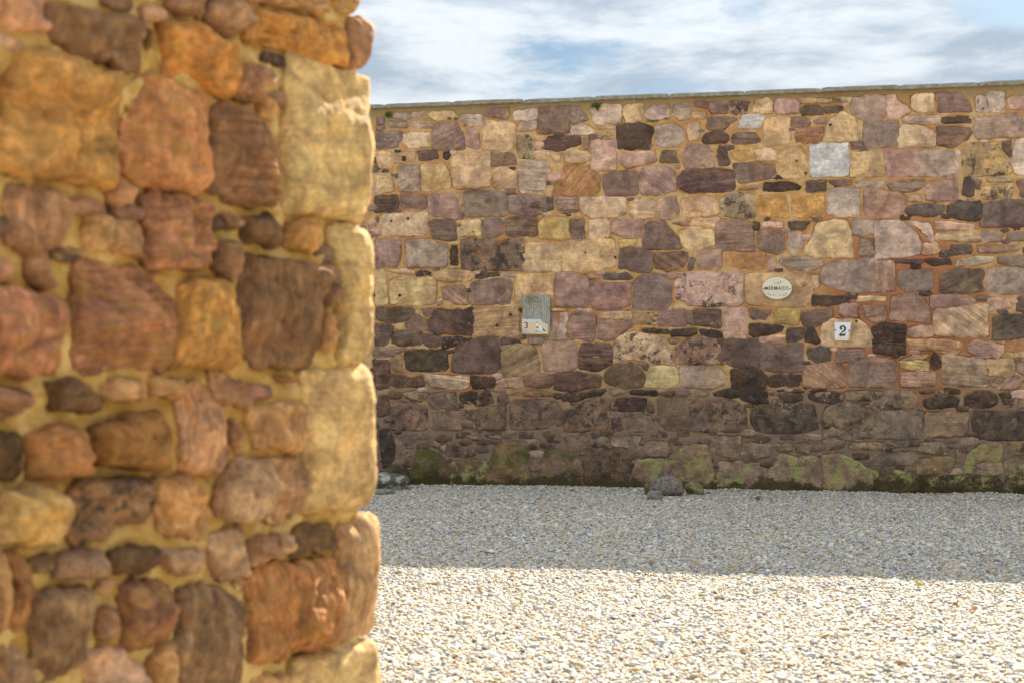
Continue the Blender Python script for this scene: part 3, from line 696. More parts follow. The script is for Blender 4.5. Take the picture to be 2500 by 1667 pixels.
NEAR_TXT = """@0,0
b87 5,-8 48,-8 46,12 46,27 25,27 4,20
865 54,5 62,3 80,6 100,9 122,12 134,20 139,32 136,45 132,60 120,66 108,58 90,50 72,44 58,35 52,18
864 140,24 147,24 148,36 142,46 139,40
c95o 22,48 40,43 60,50 80,62 105,68 112,72 118,100 111,130 107,150 103,168 80,170 40,160 8,158 2,140 8,100 15,70
b86o 121,110 128,78 145,66 165,78 188,86 196,98 197,130 194,160 188,180 165,175 135,165 118,150
@450,0
b84o -12,20 5,17 22,25 45,42 56,58 52,78 45,89 30,80 10,66 -12,68
976 -7,-8 24,-8 25,8 20,15 5,12 -5,5
976 28,-8 58,-8 60,10 57,22 50,34 38,25 28,15
b84o 65,20 75,9 95,12 125,15 145,22 155,30 155,50 155,60 135,56 105,48 85,40 70,35 62,28
c95q 145,-8 166,-8 162,8 155,12 147,8
a86 80,-8 135,-8 140,10 125,12 105,8 85,4
976q 156,15 165,12 174,22 175,35 172,45 170,58 166,62 158,60 156,40
976 55,62 62,57 75,60 79,70 76,82 68,92 58,88 52,80
a86 75,88 84,88 88,105 85,120 78,108
865s 33,105 45,97 60,100 72,115 82,130 88,145 88,165 89,172 86,185 70,187 45,182 25,172 28,145 30,125
ed9q 103,52 130,56 164,66 172,76 175,92 174,130 173,160 171,184 163,203 145,198 120,196 95,193 96,150 99,110 101,75
@0,400
976v 14,20 22,17 40,20 55,25 72,33 70,45 66,60 60,75 45,80 25,79 15,70 14,45
a87 110,18 118,17 123,25 120,38 115,38 110,28
a86 83,62 88,50 100,47 115,50 130,55 135,65 137,80 135,84 110,81 85,80
976so 138,30 150,22 170,28 184,30 195,42 200,60 198,75 196,90 182,98 165,97 145,90 140,80 144,60 139,45
b87 -10,83 10,85 18,90 18,100 10,107 -10,108
976 35,85 50,84 55,95 60,110 58,117 45,114 35,105
a76vo -10,118 8,111 30,115 60,122 68,130 69,150 64,165 60,185 56,193 30,193 3,188 -10,180
976so 78,92 95,91 115,92 130,95 150,103 165,108 168,125 168,150 164,160 158,180 152,187 110,186 90,189 76,184 75,165 74,140 76,115
@450,400
b95vo 5,115 10,108 25,103 38,108 45,112 50,135 51,150 50,160 47,182 40,186 20,186 -2,184 -5,165 0,135
754 60,50 70,45 85,47 95,58 97,66 92,72 85,76 70,75 60,70 58,60
976 44,45 50,47 55,60 50,64 45,55
865 35,75 45,70 53,75 60,88 55,100 45,110 38,102 33,90
da6o 103,52 115,49 129,52 127,65 124,79 110,78 97,74 100,62
865v 60,88 75,84 95,88 115,90 128,102 130,120 128,150 127,165 120,184 90,185 70,182 58,170 58,140 60,110
877 131,98 138,93 144,97 145,110 140,122 133,130 131,115
ed9q 138,62 150,56 162,55 172,68 175,78 175,100 173,130 174,150 172,170 165,184 150,185 145,175 148,140 146,100 140,80
a86 131,135 138,132 142,150 140,170 132,165
@0,800
976 1,53 12,55 28,56 33,68 32,75 22,78 12,84 8,72 2,65
654 48,50 60,49 75,46 84,50 88,57 100,60 102,72 98,76 70,77 52,79 50,65
a86 102,52 115,47 130,48 137,52 136,64 120,67 104,66
a86 142,46 155,45 170,47 173,55 170,64 155,66 142,64
543 -10,92 8,92 20,97 26,110 25,130 20,141 -10,140
975o 30,100 45,96 70,90 77,95 83,108 84,125 83,134 60,137 50,138 35,135 31,120
864o 93,95 110,85 130,77 150,80 160,92 163,110 161,125 150,130 120,128 98,124 92,110
ca7o 8,150 30,146 55,150 66,160 65,175 58,190 50,201 25,200 1,197 5,170
865b 82,143 95,138 120,136 140,137 146,150 148,165 147,172 135,180 112,182 102,196 78,197 72,185 68,165 70,152
a75 152,140 170,136 184,140 194,155 197,170 195,185 188,192 160,192 152,180 150,160
@450,800
a87v 5,50 15,48 28,58 35,72 42,85 46,100 45,120 40,130 20,131 8,130 2,110 0,80
976 33,42 45,42 60,47 68,58 67,72 50,73 38,66 35,55
a75 90,43 103,42 105,50 95,53
976 52,84 59,86 60,110 54,113 51,100
b97v 68,75 80,70 95,68 105,66 115,72 115,100 112,110 105,114 85,111 70,107 66,90
987 43,140 55,120 76,118 79,140 76,165 70,178 50,177 38,170
976 80,118 95,118 112,120 114,130 113,150 112,160 105,175 95,180 79,176
ed9q 113,42 135,40 163,34 171,41 175,58 176,90 178,120 179,148 170,160 150,165 125,166 117,160 116,110 115,70
@0,1247
a86v -10,35 3,33 8,45 12,65 13,90 16,110 10,118 -10,120
a64v 13,40 22,35 28,42 34,60 33,90 31,107 20,115 15,100 13,80
877 58,43 75,37 95,35 102,42 104,55 90,62 75,63 60,60
654 107,50 112,38 122,33 147,33 148,50 135,54 115,57
987 150,36 175,34 188,36 192,50 182,59 165,60 155,52
876v 38,75 50,68 62,70 75,68 88,78 92,95 85,115 80,135 65,150 55,155 40,155 35,140 36,110
865o 115,70 125,62 150,62 162,72 166,90 162,105 155,118 135,128 120,126 116,110 117,90
987 98,62 108,62 110,72 105,78 98,72
976 98,90 110,87 114,98 112,118 102,120 97,110
998 84,132 100,126 115,125 125,138 135,148 138,162 138,175 88,175 85,160 82,145
987v 10,125 22,120 30,132 34,150 36,175 5,175 5,145
a86 140,135 155,122 163,120 163,150 158,175 141,175
@450,1247
876v 3,72 15,68 35,69 50,78 60,85 62,100 63,130 60,150 50,165 40,176 0,176 -8,165 -5,130 2,100
987 30,25 45,20 55,20 62,32 66,50 64,60 50,62 35,62 30,50
976 67,28 75,24 83,28 86,42 78,48 68,48
987 88,25 97,20 105,22 105,38 88,42
654 108,20 120,14 140,12 145,22 148,33 130,38 110,40 106,32
986 50,66 60,62 66,70 63,77 55,72
a75vo 66,62 75,52 95,47 110,48 140,45 142,80 142,115 135,122 105,130 90,135 70,140 64,135 66,100
ca8vq 150,16 160,14 168,5 175,2 180,12 181,30 180,60 178,100 175,112 150,117 148,80 149,50
ba7q 105,140 115,132 140,125 175,118 180,130 184,150 186,178 140,182 105,176
a86 66,152 95,148 102,155 100,178 70,178
"""
# ------------------------------------------------------------------ masonry
def parse(txt, wall, off):
    out = []; cx = cy = 0; k = 5.2275
    for ln in txt.strip().splitlines():
        if ln[0] == '@':
            cx, cy = map(float, ln[1:].split(',')); continue
        h, pts = ln.split(' ', 1)
        P = [tuple(map(float, p.split(','))) for p in pts.split()]
        out.append((h[:3], h[3:], [wall.at(cx + x * 10 / KSC[0], cy + y * 10 / KSC[0], off) for x, y in P]))
    return out
KSC = [5.2275]
GROW = [.006]
SQ = .42
def chaikin(P, k=2, q=.25):
    for _ in range(k):
        Q = []
        for i in range(len(P)):
            a = P[i]; b = P[(i + 1) % len(P)]
            Q += [(a[0] + (b[0] - a[0]) * q, a[1] + (b[1] - a[1]) * q), (a[0] + (b[0] - a[0]) * (1 - q), a[1] + (b[1] - a[1]) * (1 - q))]
        P = Q
    return P
def area(P): return .5 * sum(P[i][0] * P[(i + 1) % len(P)][1] - P[(i + 1) % len(P)][0] * P[i][1] for i in range(len(P)))
def resample(P, n):
    L = [0]
    for i in range(len(P)): L.append(L[-1] + math.dist(P[i], P[(i + 1) % len(P)]))
    out = []; j = 0
    for k in range(n):
        s = L[-1] * k / n
        while L[j + 1] < s: j += 1
        f = (s - L[j]) / max(1e-9, L[j + 1] - L[j]); a = P[j]; b = P[(j + 1) % len(P)]
        out.append((a[0] + (b[0] - a[0]) * f, a[1] + (b[1] - a[1]) * f))
    return out
def grow(P, g):
    cx = sum(p[0] for p in P) / len(P); cz = sum(p[1] for p in P) / len(P); out = []
    for x, z in P:
        l = math.hypot(x - cx, z - cz) or 1; out.append((x + (x - cx) / l * g, z + (z - cz) / l * g))
    return out
def square_up(P, k):      # the outlines were traced with few points: fill their corners out again
    if len(P) < 6 or k == 0: return P
    x0 = min(p[0] for p in P); x1 = max(p[0] for p in P); z0 = min(p[1] for p in P); z1 = max(p[1] for p in P)
    mx, mz, hx, hz = (x0 + x1) / 2, (z0 + z1) / 2, (x1 - x0) / 2, (z1 - z0) / 2; out = []
    for x, z in P:
        a, b_ = (x - mx) / hx, (z - mz) / hz; m_ = max(abs(a), abs(b_)) or 1; f = (math.hypot(a, b_) / m_ - 1) * k + 1
        out.append((mx + hx * max(-1, min(1, a * f)), mz + hz * max(-1, min(1, b_ * f))))
    return out
def stone_mesh(P, flags, n, nr, H, bev, back, edge_amp, edge_f, rough, tilt, seed, warp=0.0, backrings=0, facets=0, near_=0):
    """outline P -> verts, faces, T coords (bedding-oriented, unique per stone)"""
    if area(P) < 0: P = P[::-1]
    P = resample(chaikin(grow(square_up(P, SQ), GROW[0]), 1, .09), n)
    cx = sum(p[0] for p in P) / n; cz = sum(p[1] for p in P) / n
    r = math.sqrt(abs(area(P)) / math.pi)
    Q = []
    for x, z in P:
        d = noise.noise(Vector((x * edge_f, z * edge_f, seed))) * edge_amp + noise.noise(Vector((x * edge_f * 3.1, z * edge_f * 3.1, seed + 9))) * edge_amp * .6
        l = math.hypot(x - cx, z - cz) or 1
        Q.append((x + (x - cx) / l * d, z + (z - cz) / l * d))
    ax = min(abs(max(p[0] for p in Q) - cx), abs(max(p[1] for p in Q) - cz))
    prof = [(-1 - k, 0) for k in range(backrings, -1, -1)]
    ts = [(i / nr) ** (1.4 if near_ else 1.8) for i in range(nr)]
    V = []; F_ = []
    tx, tz = tilt
    rings = 0
    for k in range(backrings + 1, 0, -1):
        yb = back * k / (backrings + 1)
        for x, z in Q:
            w = noise.noise(Vector((x * 9, yb * 9, z * 9 + seed))) * warp if backrings else 0
            l = math.hypot(x - cx, z - cz) or 1
            V.append((x + (x - cx) / l * w, yb, z + (z - cz) / l * w))
        rings += 1
    planes = []
    for _ in range(facets):       # flat breaks across the corners of the face
        a_ = random.uniform(0, 6.283); sl = random.uniform(.06, .42); planes.append((math.cos(a_) * sl, math.sin(a_) * sl, H + sl * r * random.uniform(.05, .45)))
    ba = R(90 if 'v' in flags else 40 if 'd' in flags else (random.choice((0, 80)) if near_ else 4)); bc, bs = math.cos(ba), math.sin(ba)
    def height(px_, pz, d):
        e_ = 1 - math.exp(-d / bev)
        top = H + tx * (px_ - cx) + tz * (pz - cz)
        for (pa, pb, pc) in planes: top = min(top, max(H * .25, pc - pa * (px_ - cx) - pb * (pz - cz)))
        k = min(1, d / bev + .15)
        if near_ and 'q' not in flags:      # flaked ledges and a few cracks
            q_ = noise.noise(Vector(((px_ * bc + pz * bs) * 5, (-px_ * bs + pz * bc) * 13, seed * 3.1))) * 3.2; fq = q_ - math.floor(q_)
            top += .010 * (math.floor(q_) + min(1, max(0, (fq - .35) / .22)))
            cr = abs(noise.noise(Vector((px_ * 8, pz * 8, seed * 5.3)))); top -= .007 * max(0, 1 - cr * 16)
        return top * e_ + k * (rough[0] * noise.noise(Vector((px_ * rough[1], pz * rough[1], seed * 1.7))) + rough[0] * .45 * noise.noise(Vector((px_ * rough[1] * 3, pz * rough[1] * 3, seed * 2.3)))
            + rough[0] * .3 * noise.noise(Vector(((px_ * bc + pz * bs) * rough[1] * 1.2, (-px_ * bs + pz * bc) * rough[1] * 6, seed)))
            + rough[0] * .22 * noise.noise(Vector((px_ * rough[1] * 7, pz * rough[1] * 7, seed))))
    for ti in ts:
        d = ti * max(ax, .3 * r)
        for x, z in Q:
            px_ = cx + (x - cx) * (1 - ti); pz = cz + (z - cz) * (1 - ti)
            V.append((px_, -height(px_, pz, d), pz))
        rings += 1
    V.append((cx, -height(cx, cz, max(ax, .3 * r)), cz))
    for a in range(rings - 1):
        for i in range(n):
            j = (i + 1) % n
            F_.append((a * n + i, a * n + j, (a + 1) * n + j, (a + 1) * n + i))
    base = (rings - 1) * n
    for i in range(n): F_.append((base + i, base + (i + 1) % n, len(V) - 1))
    F_.append(tuple(range(n - 1, -1, -1)))
    ang = R(random.uniform(-7, 7))
    if 'd' in flags: ang = R(random.choice((-38, 35, 28, 50)))
    if 'v' in flags: ang = R(90 + random.uniform(-8, 8))
    ca, sa = math.cos(ang), math.sin(ang); ox, oy, oz = [random.uniform(0, 80) for _ in range(3)]
    T = [((x - cx) * ca + (z - cz) * sa + ox, y + oy, -(x - cx) * sa + (z - cz) * ca + oz) for x, y, z in V]
    return V, F_, T
def fxvals(flags, lowz):
    fx = [.15 + random.random() * .18, random.random() * .12, .16 + random.random() * .2, 0]
    fy = [0, random.random() * .25, random.random() * .2, 0]
    if 's' in flags or 'd' in flags or 'v' in flags: fx[0] = .75
    if 'b' in flags: fx[1] = 1.0
    if 'w' in flags: fx[2] = 1.0
    if 'y' in flags: fx[3] = 1.0
    if 'g' in flags: fy[0] = 1.0; fx[3] = .12
    if 'o' in flags: fy[1] = 1.0
    if 'm' in flags: fy[2] = 1.0
    return fx, fy
def attrs_for(nv, col, fx, fy, T):
    return {'Col': ('FLOAT_COLOR', [[*col, 1]] * nv), 'Fx': ('FLOAT_COLOR', [fx] * nv), 'Fy': ('FLOAT_COLOR', [[*fy[:3], 1]] * nv), 'T': ('FLOAT_VECTOR', T)}
class Bag:
    def __init__(s): s.V = []; s.F = []; s.c = []; s.x = []; s.y = []; s.T = []
    def add(s, V, F_, T, col, fx, fy):
        b = len(s.V); s.V += V; s.F += [tuple(i + b for i in f) for f in F_]; s.T += T
        s.c += [[*col, 1]] * len(V); s.x += [fx] * len(V); s.y += [[*fy[:3], 1]] * len(V)
    def build(s, name, mat, parent):
        return meshobj(name, s.V, s.F, mat, parent, True, {'Col': ('FLOAT_COLOR', s.c), 'Fx': ('FLOAT_COLOR', s.x), 'Fy': ('FLOAT_COLOR', s.y), 'T': ('FLOAT_VECTOR', s.T)})
def vary(c, a=.07):
    k = 1 + random.uniform(-a, a); return [max(.01, v * k * (1 + random.uniform(-a * .4, a * .4))) for v in c]
def filler(wall, x0, x1, z0, z1, hr, wr, gap, frame, palette, tint):
    out = []; z = z0
    while z < z1 - hr[0] * .5:
        h = min(random.uniform(*hr), z1 - z); x = x0 + random.uniform(-.1, 0)
        while x < x1:
            w = random.uniform(*wr) * (.6 + h / hr[1]); xe = min(x + w, x1)
            zt = z + random.uniform(-.01, .01)
            split = random.random() < .25 and h > hr[0] * 1.8
            for (a, b_) in (((0, .5), (.5, 1)) if split else ((0, 1),)):
                P = [(x + gap + random.uniform(0, gap), zt + h * a + gap), ((x + xe) / 2, zt + h * a + gap * random.uniform(.4, 1.6)), (xe - gap * random.uniform(.5, 2), zt + h * a + gap),
                     (xe - gap * random.uniform(.5, 2), zt + h * b_ - gap), ((x + xe) / 2, zt + h * b_ - gap * random.uniform(0, 1.4)), (x + gap * random.uniform(.5, 2), zt + h * b_ - gap)]
                X0, X1, Y0, Y1 = frame; hit = False
                for p in P:
                    px, py = wall.px(*p)
                    if X0 < px < X1 and Y0 < py < Y1: hit = True
                if not hit and xe - x > .05: out.append((random.choice(palette), random.choice(('', 's', 'd', 'w', 'o', '')), P))
            x = xe
        z += h
    return out
def signed_dist(GX, GZ, stones, margin):
    D = np.full(GX.shape, 9.0)
    for P in stones:
        xs = np.array([p[0] for p in P]); zs = np.array([p[1] for p in P])
        sel = np.where((GX > xs.min() - margin) & (GX < xs.max() + margin) & (GZ > zs.min() - margin) & (GZ < zs.max() + margin))
        if not len(sel[0]): continue
        gx = GX[sel][:, None]; gz = GZ[sel][:, None]
        x2 = np.roll(xs, -1); z2 = np.roll(zs, -1); dx = x2 - xs; dz = z2 - zs
        t = np.clip(((gx - xs) * dx + (gz - zs) * dz) / (dx * dx + dz * dz + 1e-12), 0, 1)
        d = np.sqrt(((gx - xs - t * dx) ** 2 + (gz - zs - t * dz) ** 2).min(1))
        cond = ((zs <= gz) != (z2 <= gz)) & (gx < dx * (gz - zs) / (dz + 1e-12) + xs)
        d = np.where(cond.sum(1) % 2 == 1, -d, d)
        D[sel] = np.minimum(D[sel], d)
    return D
def mortar_sheet(name, xs, zs, polys, mat, parent, amp, groove, sink, shift=None, deep=0):
    GX, GZ = np.meshgrid(xs, zs)
    if shift is not None: GX = shift(GX, GZ)
    D = signed_dist(GX, GZ, polys, .05)
    V = []; f = GX.ravel(); g = GZ.ravel(); d = D.ravel()
    for x, z, dd in zip(f, g, d):
        a = noise.noise(Vector((x * 9, z * 9, 1.3))) * amp + noise.noise(Vector((x * 30, z * 30, 4.4))) * amp * .5 + noise.noise(Vector((x * 80, z * 80, 2.4))) * amp * .3
        gr = max(0, 1 - abs(dd) / groove[1]) * groove[0] * max(0, min(1, .55 + 1.6 * noise.noise(Vector((x * 7, z * 7, 8)))))
        s = sink * min(1, max(0, -dd - .004) / .02)
        V.append((x, -a + gr + s + deep, z))
    nx = len(xs); nz = len(zs)
    F_ = [(j * nx + i, j * nx + i + 1, (j + 1) * nx + i + 1, (j + 1) * nx + i) for j in range(nz - 1) for i in range(nx - 1)]
    return meshobj(name, V, F_, mat, parent)
def box(x0, x1, y0, y1, z0, z1):
    V = [(x, y, z) for z in (z0, z1) for y in (y0, y1) for x in (x0, x1)]
    return V, [(0, 2, 3, 1), (4, 5, 7, 6), (0, 1, 5, 4), (2, 6, 7, 3), (0, 4, 6, 2), (1, 3, 7, 5)]

def pack(wall, sts, gr, xa, xb, za, zb, n, bag, tint, dmin, k_, far_):
    """packing stones: pinnings and rubble filling the wide joints"""
    pz_ = [(random.uniform(xa, xb), random.uniform(.06, .72) if far_ and k % 2 else random.uniform(za, zb)) for k in range(n)]
    pp = [grow(square_up(s[2], SQ), gr) for s in sts]
    dd = signed_dist(np.array([[a[0] for a in pz_]]), np.array([[a[1] for a in pz_]]), pp, .16)[0]; kept = []; sd_ = 5000.
    for (x, z), d in sorted(zip(pz_, dd), key=lambda a: -a[1]):
        if d < dmin: continue
        ra = min(d * 1.9 + .006, .075 * k_); rb = min(d * .95, .032 * k_)
        if any(abs(x - kx) < (ra + ka) * .95 and abs(z - kz) < (rb + kb) * 1.05 for kx, kz, ka, kb in kept): continue
        kept.append((x, z, ra, rb)); P = [(x + ra * random.uniform(.75, 1.05) * ca_, z + rb * random.uniform(.75, 1.1) * sa_) for ca_, sa_ in ((-1, -.7), (0, -1), (1, -.6), (.95, .7), (.1, 1), (-.9, .8))]
        sd_ += 1.1; low_ = far_ and z < .75
        V, F_, T = stone_mesh(P, '', 14, 3, random.uniform(.002, .012) * (1 if far_ else 1.6), .008, .03, .006, 30, (.006, 20), (0, 0), sd_)
        fx, fy = fxvals(random.choice(('', 'w', 'm')), 0)
        col = vary(hexc(random.choice(('765', '654', '876', '655') if low_ else ('866', '655', '544', 'a87', 'b98', '766')), tint, not far_), .12)
        if low_: fy[2] = .95; fx[1] = .4
        bag.add(V, F_, T, col, fx, fy)
    return kept
# ------------------------------------------------------------------ ground
g = meshobj('ground', [(-400, -400, -.03), (400, -400, -.03), (400, 400, -.03), (-400, 400, -.03)], [(0, 1, 2, 3)], M_GROUND, None, False)
tag(g, 'pale pebbly ground of the courtyard reaching beyond the walls', None, None, 'structure')

# ------------------------------------------------------------------ far wall
far = empty('stone_wall', (FARW.O[0], FARW.O[1], 0), FARW.a, label='tall rubble wall of purple and tan sandstone across the back of the gravel yard', cat='wall')
TF = .72
stones = parse(FAR_TXT, FARW, .004)
# drop a stone whose centre lies inside one listed before it
FILLF = filler(FARW, -9.5, FARW.at(925, 900)[0] - .02, 0.0, 3.17, (.09, .27), (.14, .42), .011, (905, 2490, 0, 1400), ['866', 'a87', '655', '998', 'b97', '766', 'cb8'], TF) + \
        filler(FARW, FARW.at(2552, 900)[0], 9.0, 0.0, 3.17, (.09, .27), (.14, .42), .011, (905, 2548, 0, 1400), ['866', 'a87', '655', '998', 'b97', '766'], TF)
order = sorted(stones, key=lambda s: -abs(area(s[2])))
bag = Bag(); seed = 0
for k, (h, fl, P) in enumerate(order):
    seed += 1.37
    A = abs(area(P)); H = random.uniform(.006, .016) + (.012 * random.random() if random.random() < .3 else 0); tl = (random.uniform(-.035, .035), random.uniform(-.035, .05))
    if sum(p[1] for p in P) / len(P) < .30: P = grow(P, .008)
    n = 44 if A > .008 else 26
    V, F_, T = stone_mesh(P, fl, n, 6 if A > .006 else 4, H, random.uniform(.004, .010), .03, .013, 21, (.0100, 13), tl, seed, facets=3 if A > .003 else 1)
    zc = sum(p[1] for p in P) / len(P); col = vary(hexc(h, TF, fl=fl)); fx, fy = fxvals(fl, 0)
    if zc < 1.05: col = [min(.6, col[0] * 1.06), col[1], col[2] * .90]
    if zc < .62: fy[2] = max(fy[2], .95); fx[1] = max(fx[1], .35)
    if k < 299: meshobj('stone', V, F_, M_FAR, far, True, attrs_for(len(V), col, fx, fy, T))
    else: bag.add(V, F_, T, col, fx, fy)
pack(FARW, stones, .006, FARW.at(850, 900)[0], FARW.at(2560, 900)[0], .06, 3.12, 5200, bag, TF, .011, 1.0, True)
for (h, fl, P) in FILLF:
    seed += 1.1
    V, F_, T = stone_mesh(P, fl, 14, 3, random.uniform(.006, .014), .01, .03, .004, 28, (.004, 14), (0, 0), seed)
    fx, fy = fxvals(fl, 0); bag.add(V, F_, T, vary(hexc(h, TF, fl=fl), .15), fx, fy)
tag(bag.build('small_stones', M_FAR, far), kind='stuff')
polys = [chaikin(grow(square_up(s[2], SQ), .006), 1, .09) for s in stones] + [s[2] for s in FILLF]
xa, xb = FARW.at(880, 900)[0], FARW.at(2540, 900)[0]
xs = np.concatenate([np.arange(-9.5, xa, .09), np.arange(xa, xb, .0075), np.arange(xb, 9.05, .09)]); zs = np.arange(-.08, 3.235, .0075)
mortar_sheet('mortar', xs, zs, polys, M_MORTAR, far, .0065, (.019, .008), .02)
V, F_ = box(-9.5, 9.0, .035, .42, -.08, 3.205); meshobj('wall_core', V, F_, M_MORTAR, far, False)

M_COP = simple_mat('coping_sandstone', (.235, .215, .165), (.35, .33, .28), 26, .9, .004, lo=.40, hi=.68)
joints = [938, 1105, 1278, 1451, 1633, 1818, 2005, 2196, 2390]
jx = [FARW.at(p, 230, .02)[0] for p in joints]; w = (jx[-1] - jx[0]) / 8
jx = [jx[0] - w * k for k in range(13, 0, -1)] + jx + [jx[-1] + w * k for k in range(1, 8)]
for a, b_ in zip(jx[:-1], jx[1:]):
    g0 = .0025; nseg = 14; V = []; sd_ = random.random() * 50; dz = random.uniform(-.004, .004); dy = random.uniform(-.006, .006)
    prof = [(-.022, 3.214), (-.026, 3.219), (-.026, 3.240), (-.018, 3.250), (.10, 3.260), (.34, 3.260), (.45, 3.248), (.455, 3.214)]
    for i in range(nseg + 1):
        x = a + g0 + (b_ - a - 2 * g0) * i / nseg; e = 1 if 0 < i < nseg else 0
        for k, (y, z) in enumerate(prof):
            q = noise.noise(Vector((x * 11, k * 2.2, sd_))) * .005 + noise.noise(Vector((x * 34, k * 3.2, sd_))) * .003
            V.append((x, y + dy + q - (0 if e else -.006 if y < 0 else .006), z + dz + (q * .7 if k in (2, 3, 4) else 0) - (0 if e or z < 3.218 else .006)))
    m_ = len(prof)
    F_ = [(i * m_ + k, (i + 1) * m_ + k, (i + 1) * m_ + (k + 1) % m_, i * m_ + (k + 1) % m_) for i in range(nseg) for k in range(m_)]
    F_ += [tuple(range(m_ - 1, -1, -1)), tuple(nseg * m_ + k for k in range(m_))]
    F_ = [f[::-1] for f in F_]
    meshobj('coping_stone', V, F_, M_COP, far, False)
V, F_ = box(-9.5, 9.0, .02, .43, 3.20, 3.232); meshobj('coping_bed', V, F_, M_MORTAR, far, False)

# nails, plugs and screws left in the stones
M_RUST = simple_mat('rusty_iron', (.05, .025, .015), (.16, .06, .025), 90, .8, .001)
def disc(cx, cz, r, y0, y1, n=12):
    V = [(cx + r * math.cos(2 * math.pi * i / n), y0, cz + r * math.sin(2 * math.pi * i / n)) for i in range(n)]
    V += [(cx + r * .8 * math.cos(2 * math.pi * i / n), y1, cz + r * .8 * math.sin(2 * math.pi * i / n)) for i in range(n)] + [(cx, y1 - r * .2, cz)]
    F_ = [(i, (i + 1) % n, n + (i + 1) % n, n + i) for i in range(n)] + [(n + i, n + (i + 1) % n, 2 * n) for i in range(n)]
    return V, F_
for px, py, r in ((986, 387, 7), (975, 721, 4), (1213, 794, 4), (1246, 768, 4), (1502, 628, 3), (2027, 305, 4), (2067, 302, 4), (1945, 393, 3), (1967, 423, 3), (1429, 617, 2.5), (996, 534, 4), (956, 540, 3.5), (2091, 784, 3), (1763, 888, 2.5), (1156, 567, 2.5), (1961, 697, 1.6)):
    x, z = FARW.at(px, py, .012); V, F_ = disc(x, z, r * 12 / F, .0, -.019); meshobj('nail', V, F_, M_RUST, far)

# moss tufts under the coping
def moss_tuft(px, py, rx, rz, n, sd_):
    random.seed(sd_); V = []; F_ = []
    for _ in range(n):
        a = random.random() * 6.283; q = math.sqrt(random.random()); x, z = FARW.at(px + math.cos(a) * q * rx, py + math.sin(a) * q * rz, .012)
        r = random.uniform(.002, .005); y = -random.uniform(.010, .022)
        b_ = len(V); V += [(x + random.uniform(-r, r), y + random.uniform(-r, r), z + random.uniform(-r, r)) for _ in range(4)]
        F_ += [(b_, b_ + 1, b_ + 2), (b_, b_ + 2, b_ + 3), (b_ + 1, b_ + 3, b_ + 2)]
    return V, F_
M_MOSS = simple_mat('moss_green', (.05, .12, .015), (.13, .22, .04), 60, .9, 0)
V = []; F_ = []
for i, a in enumerate(((949, 281, 9, 8, 420), (1456, 258, 12, 6, 420), (1459, 266, 4, 6, 120), (1114, 292, 4, 5, 90), (1097, 290, 5, 3, 80), (1136, 307, 4, 2, 40), (1590, 297, 18, 2.5, 150), (1628, 290, 7, 2, 50), (2404, 234, 6, 4, 60), (2410, 250, 2.5, 12, 60), (2400, 266, 5, 3, 50), (2388, 246, 2, 9, 40))):
    v, f_ = moss_tuft(*a, i); b_ = len(V); V += v; F_ += [tuple(k + b_ for k in q) for q in f_]
tag(meshobj('moss', V, F_, M_MOSS, far), kind='stuff')
random.seed(11)

# ------------------------------------------------------------------ near wall
near = empty('stone_wall', (NEARW.O[0], NEARW.O[1], 0), NEARW.a, label='rough stone wall end close to the camera with pale cream corner blocks and deep ochre mortar', cat='wall')
TN = .64
KSC[0] = 3.7333; GROW[0] = .002; SQ = .24
nst = parse(NEAR_TXT, NEARW, .020)
XL = NEARW.at(-34, 900)[0]; PAL = ['865', 'b87', 'a86', '976', '876', 'c95']
FILLN = filler(NEARW, -4.2, XL, -.02, 2.55, (.045, .17), (.05, .15), .006, (1e6, 1e6, 0, 0), PAL, TN) + \
        filler(NEARW, XL, -.02, -.02, .33, (.045, .13), (.05, .13), .006, (-60, 1000, -25, 1690), PAL, TN) + \
        filler(NEARW, XL, -.02, 1.60, 2.55, (.06, .15), (.06, .16), .006, (-60, 1000, -25, 1690), PAL, TN)
seed = 300
for (h, fl, P) in nst:
    seed += 1.9; A = abs(area(P)); q = 'q' in fl
    H = .026 + .018 * random.random() if not q else .032
    if A < .002: H = .022
    V, F_, T = stone_mesh(P, fl, 96 if A > .004 else 56, 30 if A > .004 else 16, H, (.011 if q else random.uniform(.004, .008)), .42 if q else .03,
                          .013 if not q else .008, 24, (.017 if not q else .006, 13), (random.uniform(-.13, .13), random.uniform(-.13, .13)) if not q else (0, 0), seed, .006, 10 if q else 0, 5 if not q else 1, near_=1)
    fx, fy = fxvals(fl, 1); fy[1] = max(fy[1], .2)
    meshobj('stone', V, F_, M_NEAR, near, True, attrs_for(len(V), vary(hexc(h, TN, True, fl), .05), fx, fy, T))
bag = Bag()
for (h, fl, P) in FILLN:
    seed += 1.1; V, F_, T = stone_mesh(P, fl, 24, 6, random.uniform(.018, .035), .008, .03, .010, 25, (.014, 14), (random.uniform(-.1, .1), random.uniform(-.1, .1)), seed, facets=3, near_=1)
    fx, fy = fxvals(fl, 1); bag.add(V, F_, T, vary(hexc(h, TN, True, fl), .1), fx, fy)
pack(NEARW, nst + FILLN, .003, XL - .15, -.03, .25, 1.85, 1600, bag, TN, .013, .5, False)
tag(bag.build('small_stones', M_NEAR, near), kind='stuff')
def xend(z):      # the end of the core leans with the corner blocks
    return -.012 - .018 * (z - .3) / 1.5
xs = np.concatenate([np.arange(-4.2, -1.05, .05), np.arange(-1.05, 0.0001, .0065)]); zs = np.concatenate([np.arange(-.1, .3, .04), np.arange(.3, 1.82, .0065), np.arange(1.82, 2.62, .04)])
polysn = [chaikin(grow(square_up(s[2], SQ), .003), 1, .09) for s in nst] + [s[2] for s in FILLN]
def shift(GX, GZ): return GX + (GX > -1.0) * (GX + 1.0) * (-.022 - .018 * (GZ - .3) / 1.5)
